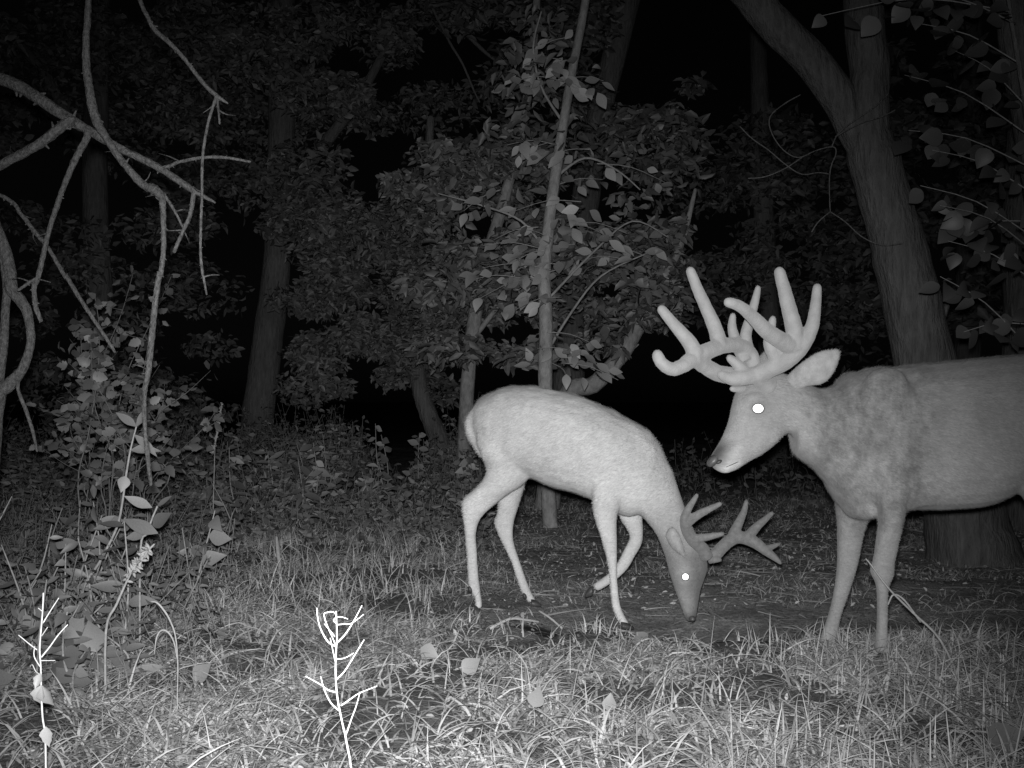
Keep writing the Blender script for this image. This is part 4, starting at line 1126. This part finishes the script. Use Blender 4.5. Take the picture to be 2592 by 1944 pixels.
# long stems leaning against the standing buck's leg, and a stick on the soil
st = thing('leaning_weed', gpt(2440, 3.62), 'long dry stem slanting up to the front leg of the standing buck', 'weed')
mb = MB(); px_tube(mb, [(2440, base_py(2440, 3.62), 7), (2380, 1620, 7), (2310, 1550, 6), (2250, 1490, 5), (2205, 1430, 4), (2192, 1415, 4)], 3.60, 6, 4); mb.build('stem', M['dry_stem'], st)
mb = MB(); px_tube(mb, [(2330, 1575, 5), (2290, 1520, 5), (2262, 1505, 5), (2248, 1530, 4)], 3.60, 6, 4); mb.build('stem', M['dry_stem'], st)
for (a_, lab) in [([(1240, 1592, 8), (1290, 1588, 8), (1325, 1600, 7), (1362, 1600, 7)], 'pale broken twig lying in the grass at the edge of the hollow'),
                  ([(1425, 1560, 6), (1390, 1540, 6), (1365, 1528, 5)], 'short stick on the bare soil below the grazing buck')]:
    D0 = 2502.0 / (a_[0][1] - HY) * 0.985
    r = thing('twig', gpt(a_[0][0], D0), lab, 'twig')
    mb = MB(); mb.tube([gpt(q[0], D0 + .05 * i) + Vector((0, 0, .03 if i else .012)) for i, q in enumerate(a_)], [q[2] * .5 / F_PX * D0 for q in a_], 6, 3, .15); mb.build('stick', M['straw'], r)

# tall stalks and arching dry grass at the left of the clearing
def tall(name, label, cat, pts_, D, parts=(), leaves=(), mat='stem'):
    r = thing(name, gpt(pts_[0][0], D), label, cat)
    mb = MB(); px_tube(mb, [(pts_[0][0], base_py(pts_[0][0], D), pts_[0][2])] + list(pts_), D, 6, 4, .1, D); mb.build('stem', M[mat], r)
    for p in parts:
        mb = MB(); px_tube(mb, p, D, 6, 4); mb.build('blade', M[mat], r)
    for x, y, ax, L, kd in leaves:
        put_leaf(r, kd, W(x, y, D - .01), ax, (rnd.gauss(0, .6), -1, .6), L)
    return r
tall('tall_weed', 'tall thin stalk with pointed leaves rising beside the end of the hanging dead limb', 'weed',
     [(205, 1510, 8), (253, 1421, 7), (295, 1337, 7), (310, 1270, 6), (318, 1210, 6), (330, 1140, 5), (345, 1080, 4)], 3.9,
     leaves=[(318, 1205, (-.3, 0, -1), .06, 'broad'), (330, 1140, (.9, 0, .1), .10, 'weed'), (345, 1080, (-.8, 0, .6), .09, 'weed'), (340, 1100, (.7, 0, -.6), .11, 'weed'), (345, 1080, (.6, 0, .9), .08, 'weed'), (300, 1320, (-.8, 0, -.3), .09, 'weed')])
tall('large_leaf_weed', 'weed holding out two large pointed leaves above the grass, one pale', 'weed',
     [(355, 1400, 6), (372, 1350, 6), (386, 1310, 5), (398, 1282, 5)], 3.7,
     leaves=[(386, 1330, (1, 0, .55), .08, 'broad'), (385, 1285, (-1, .1, .35), .10, 'weed'), (398, 1282, (.6, 0, .5), .06, 'weed'), (400, 1350, (-1, 0, .4), .13, 'weed')])
r = tall('seed_weed', 'slanting dry stalk with a crumpled seed head near the large leaf weed', 'weed',
     [(268, 1598, 7), (295, 1530, 7), (325, 1463, 6), (350, 1420, 6), (390, 1378, 5)], 3.3, mat='dry_stem')
mb = MB()
for i in range(46):
    t = rnd.random() ** .8; p = W(318 + 62 * t, 1470 - 84 * t, 3.3); q = Vector((rnd.gauss(0, 1), rnd.gauss(0, .6), rnd.gauss(0, 1))).normalized() * .022
    mb.tube([p, p + q * .6, p + q], [.0035, .005, .0015], 5, 1)
mb.build('seed_head', M['dry_stem'], r)
tall('arching_grass', 'arching dry grass blades drooping over in a hook', 'grass',
     [(449, 1758, 4), (450, 1680, 4), (444, 1610, 4), (430, 1570, 5), (415, 1545, 5.5), (398, 1526, 5), (382, 1522, 2)], 3.05,
     [[(449, 1670, 3.5), (440, 1625, 4), (425, 1600, 5), (408, 1596, 5), (396, 1615, 4), (391, 1655, 2)]], mat='dry_stem')
tall('bent_dry_leaf', 'single twisted dry blade standing up behind the clearing', 'grass',
     [(706, 1450, 7), (708, 1430, 10), (704, 1400, 12), (700, 1360, 7)], 5.6, mat='dry_stem')
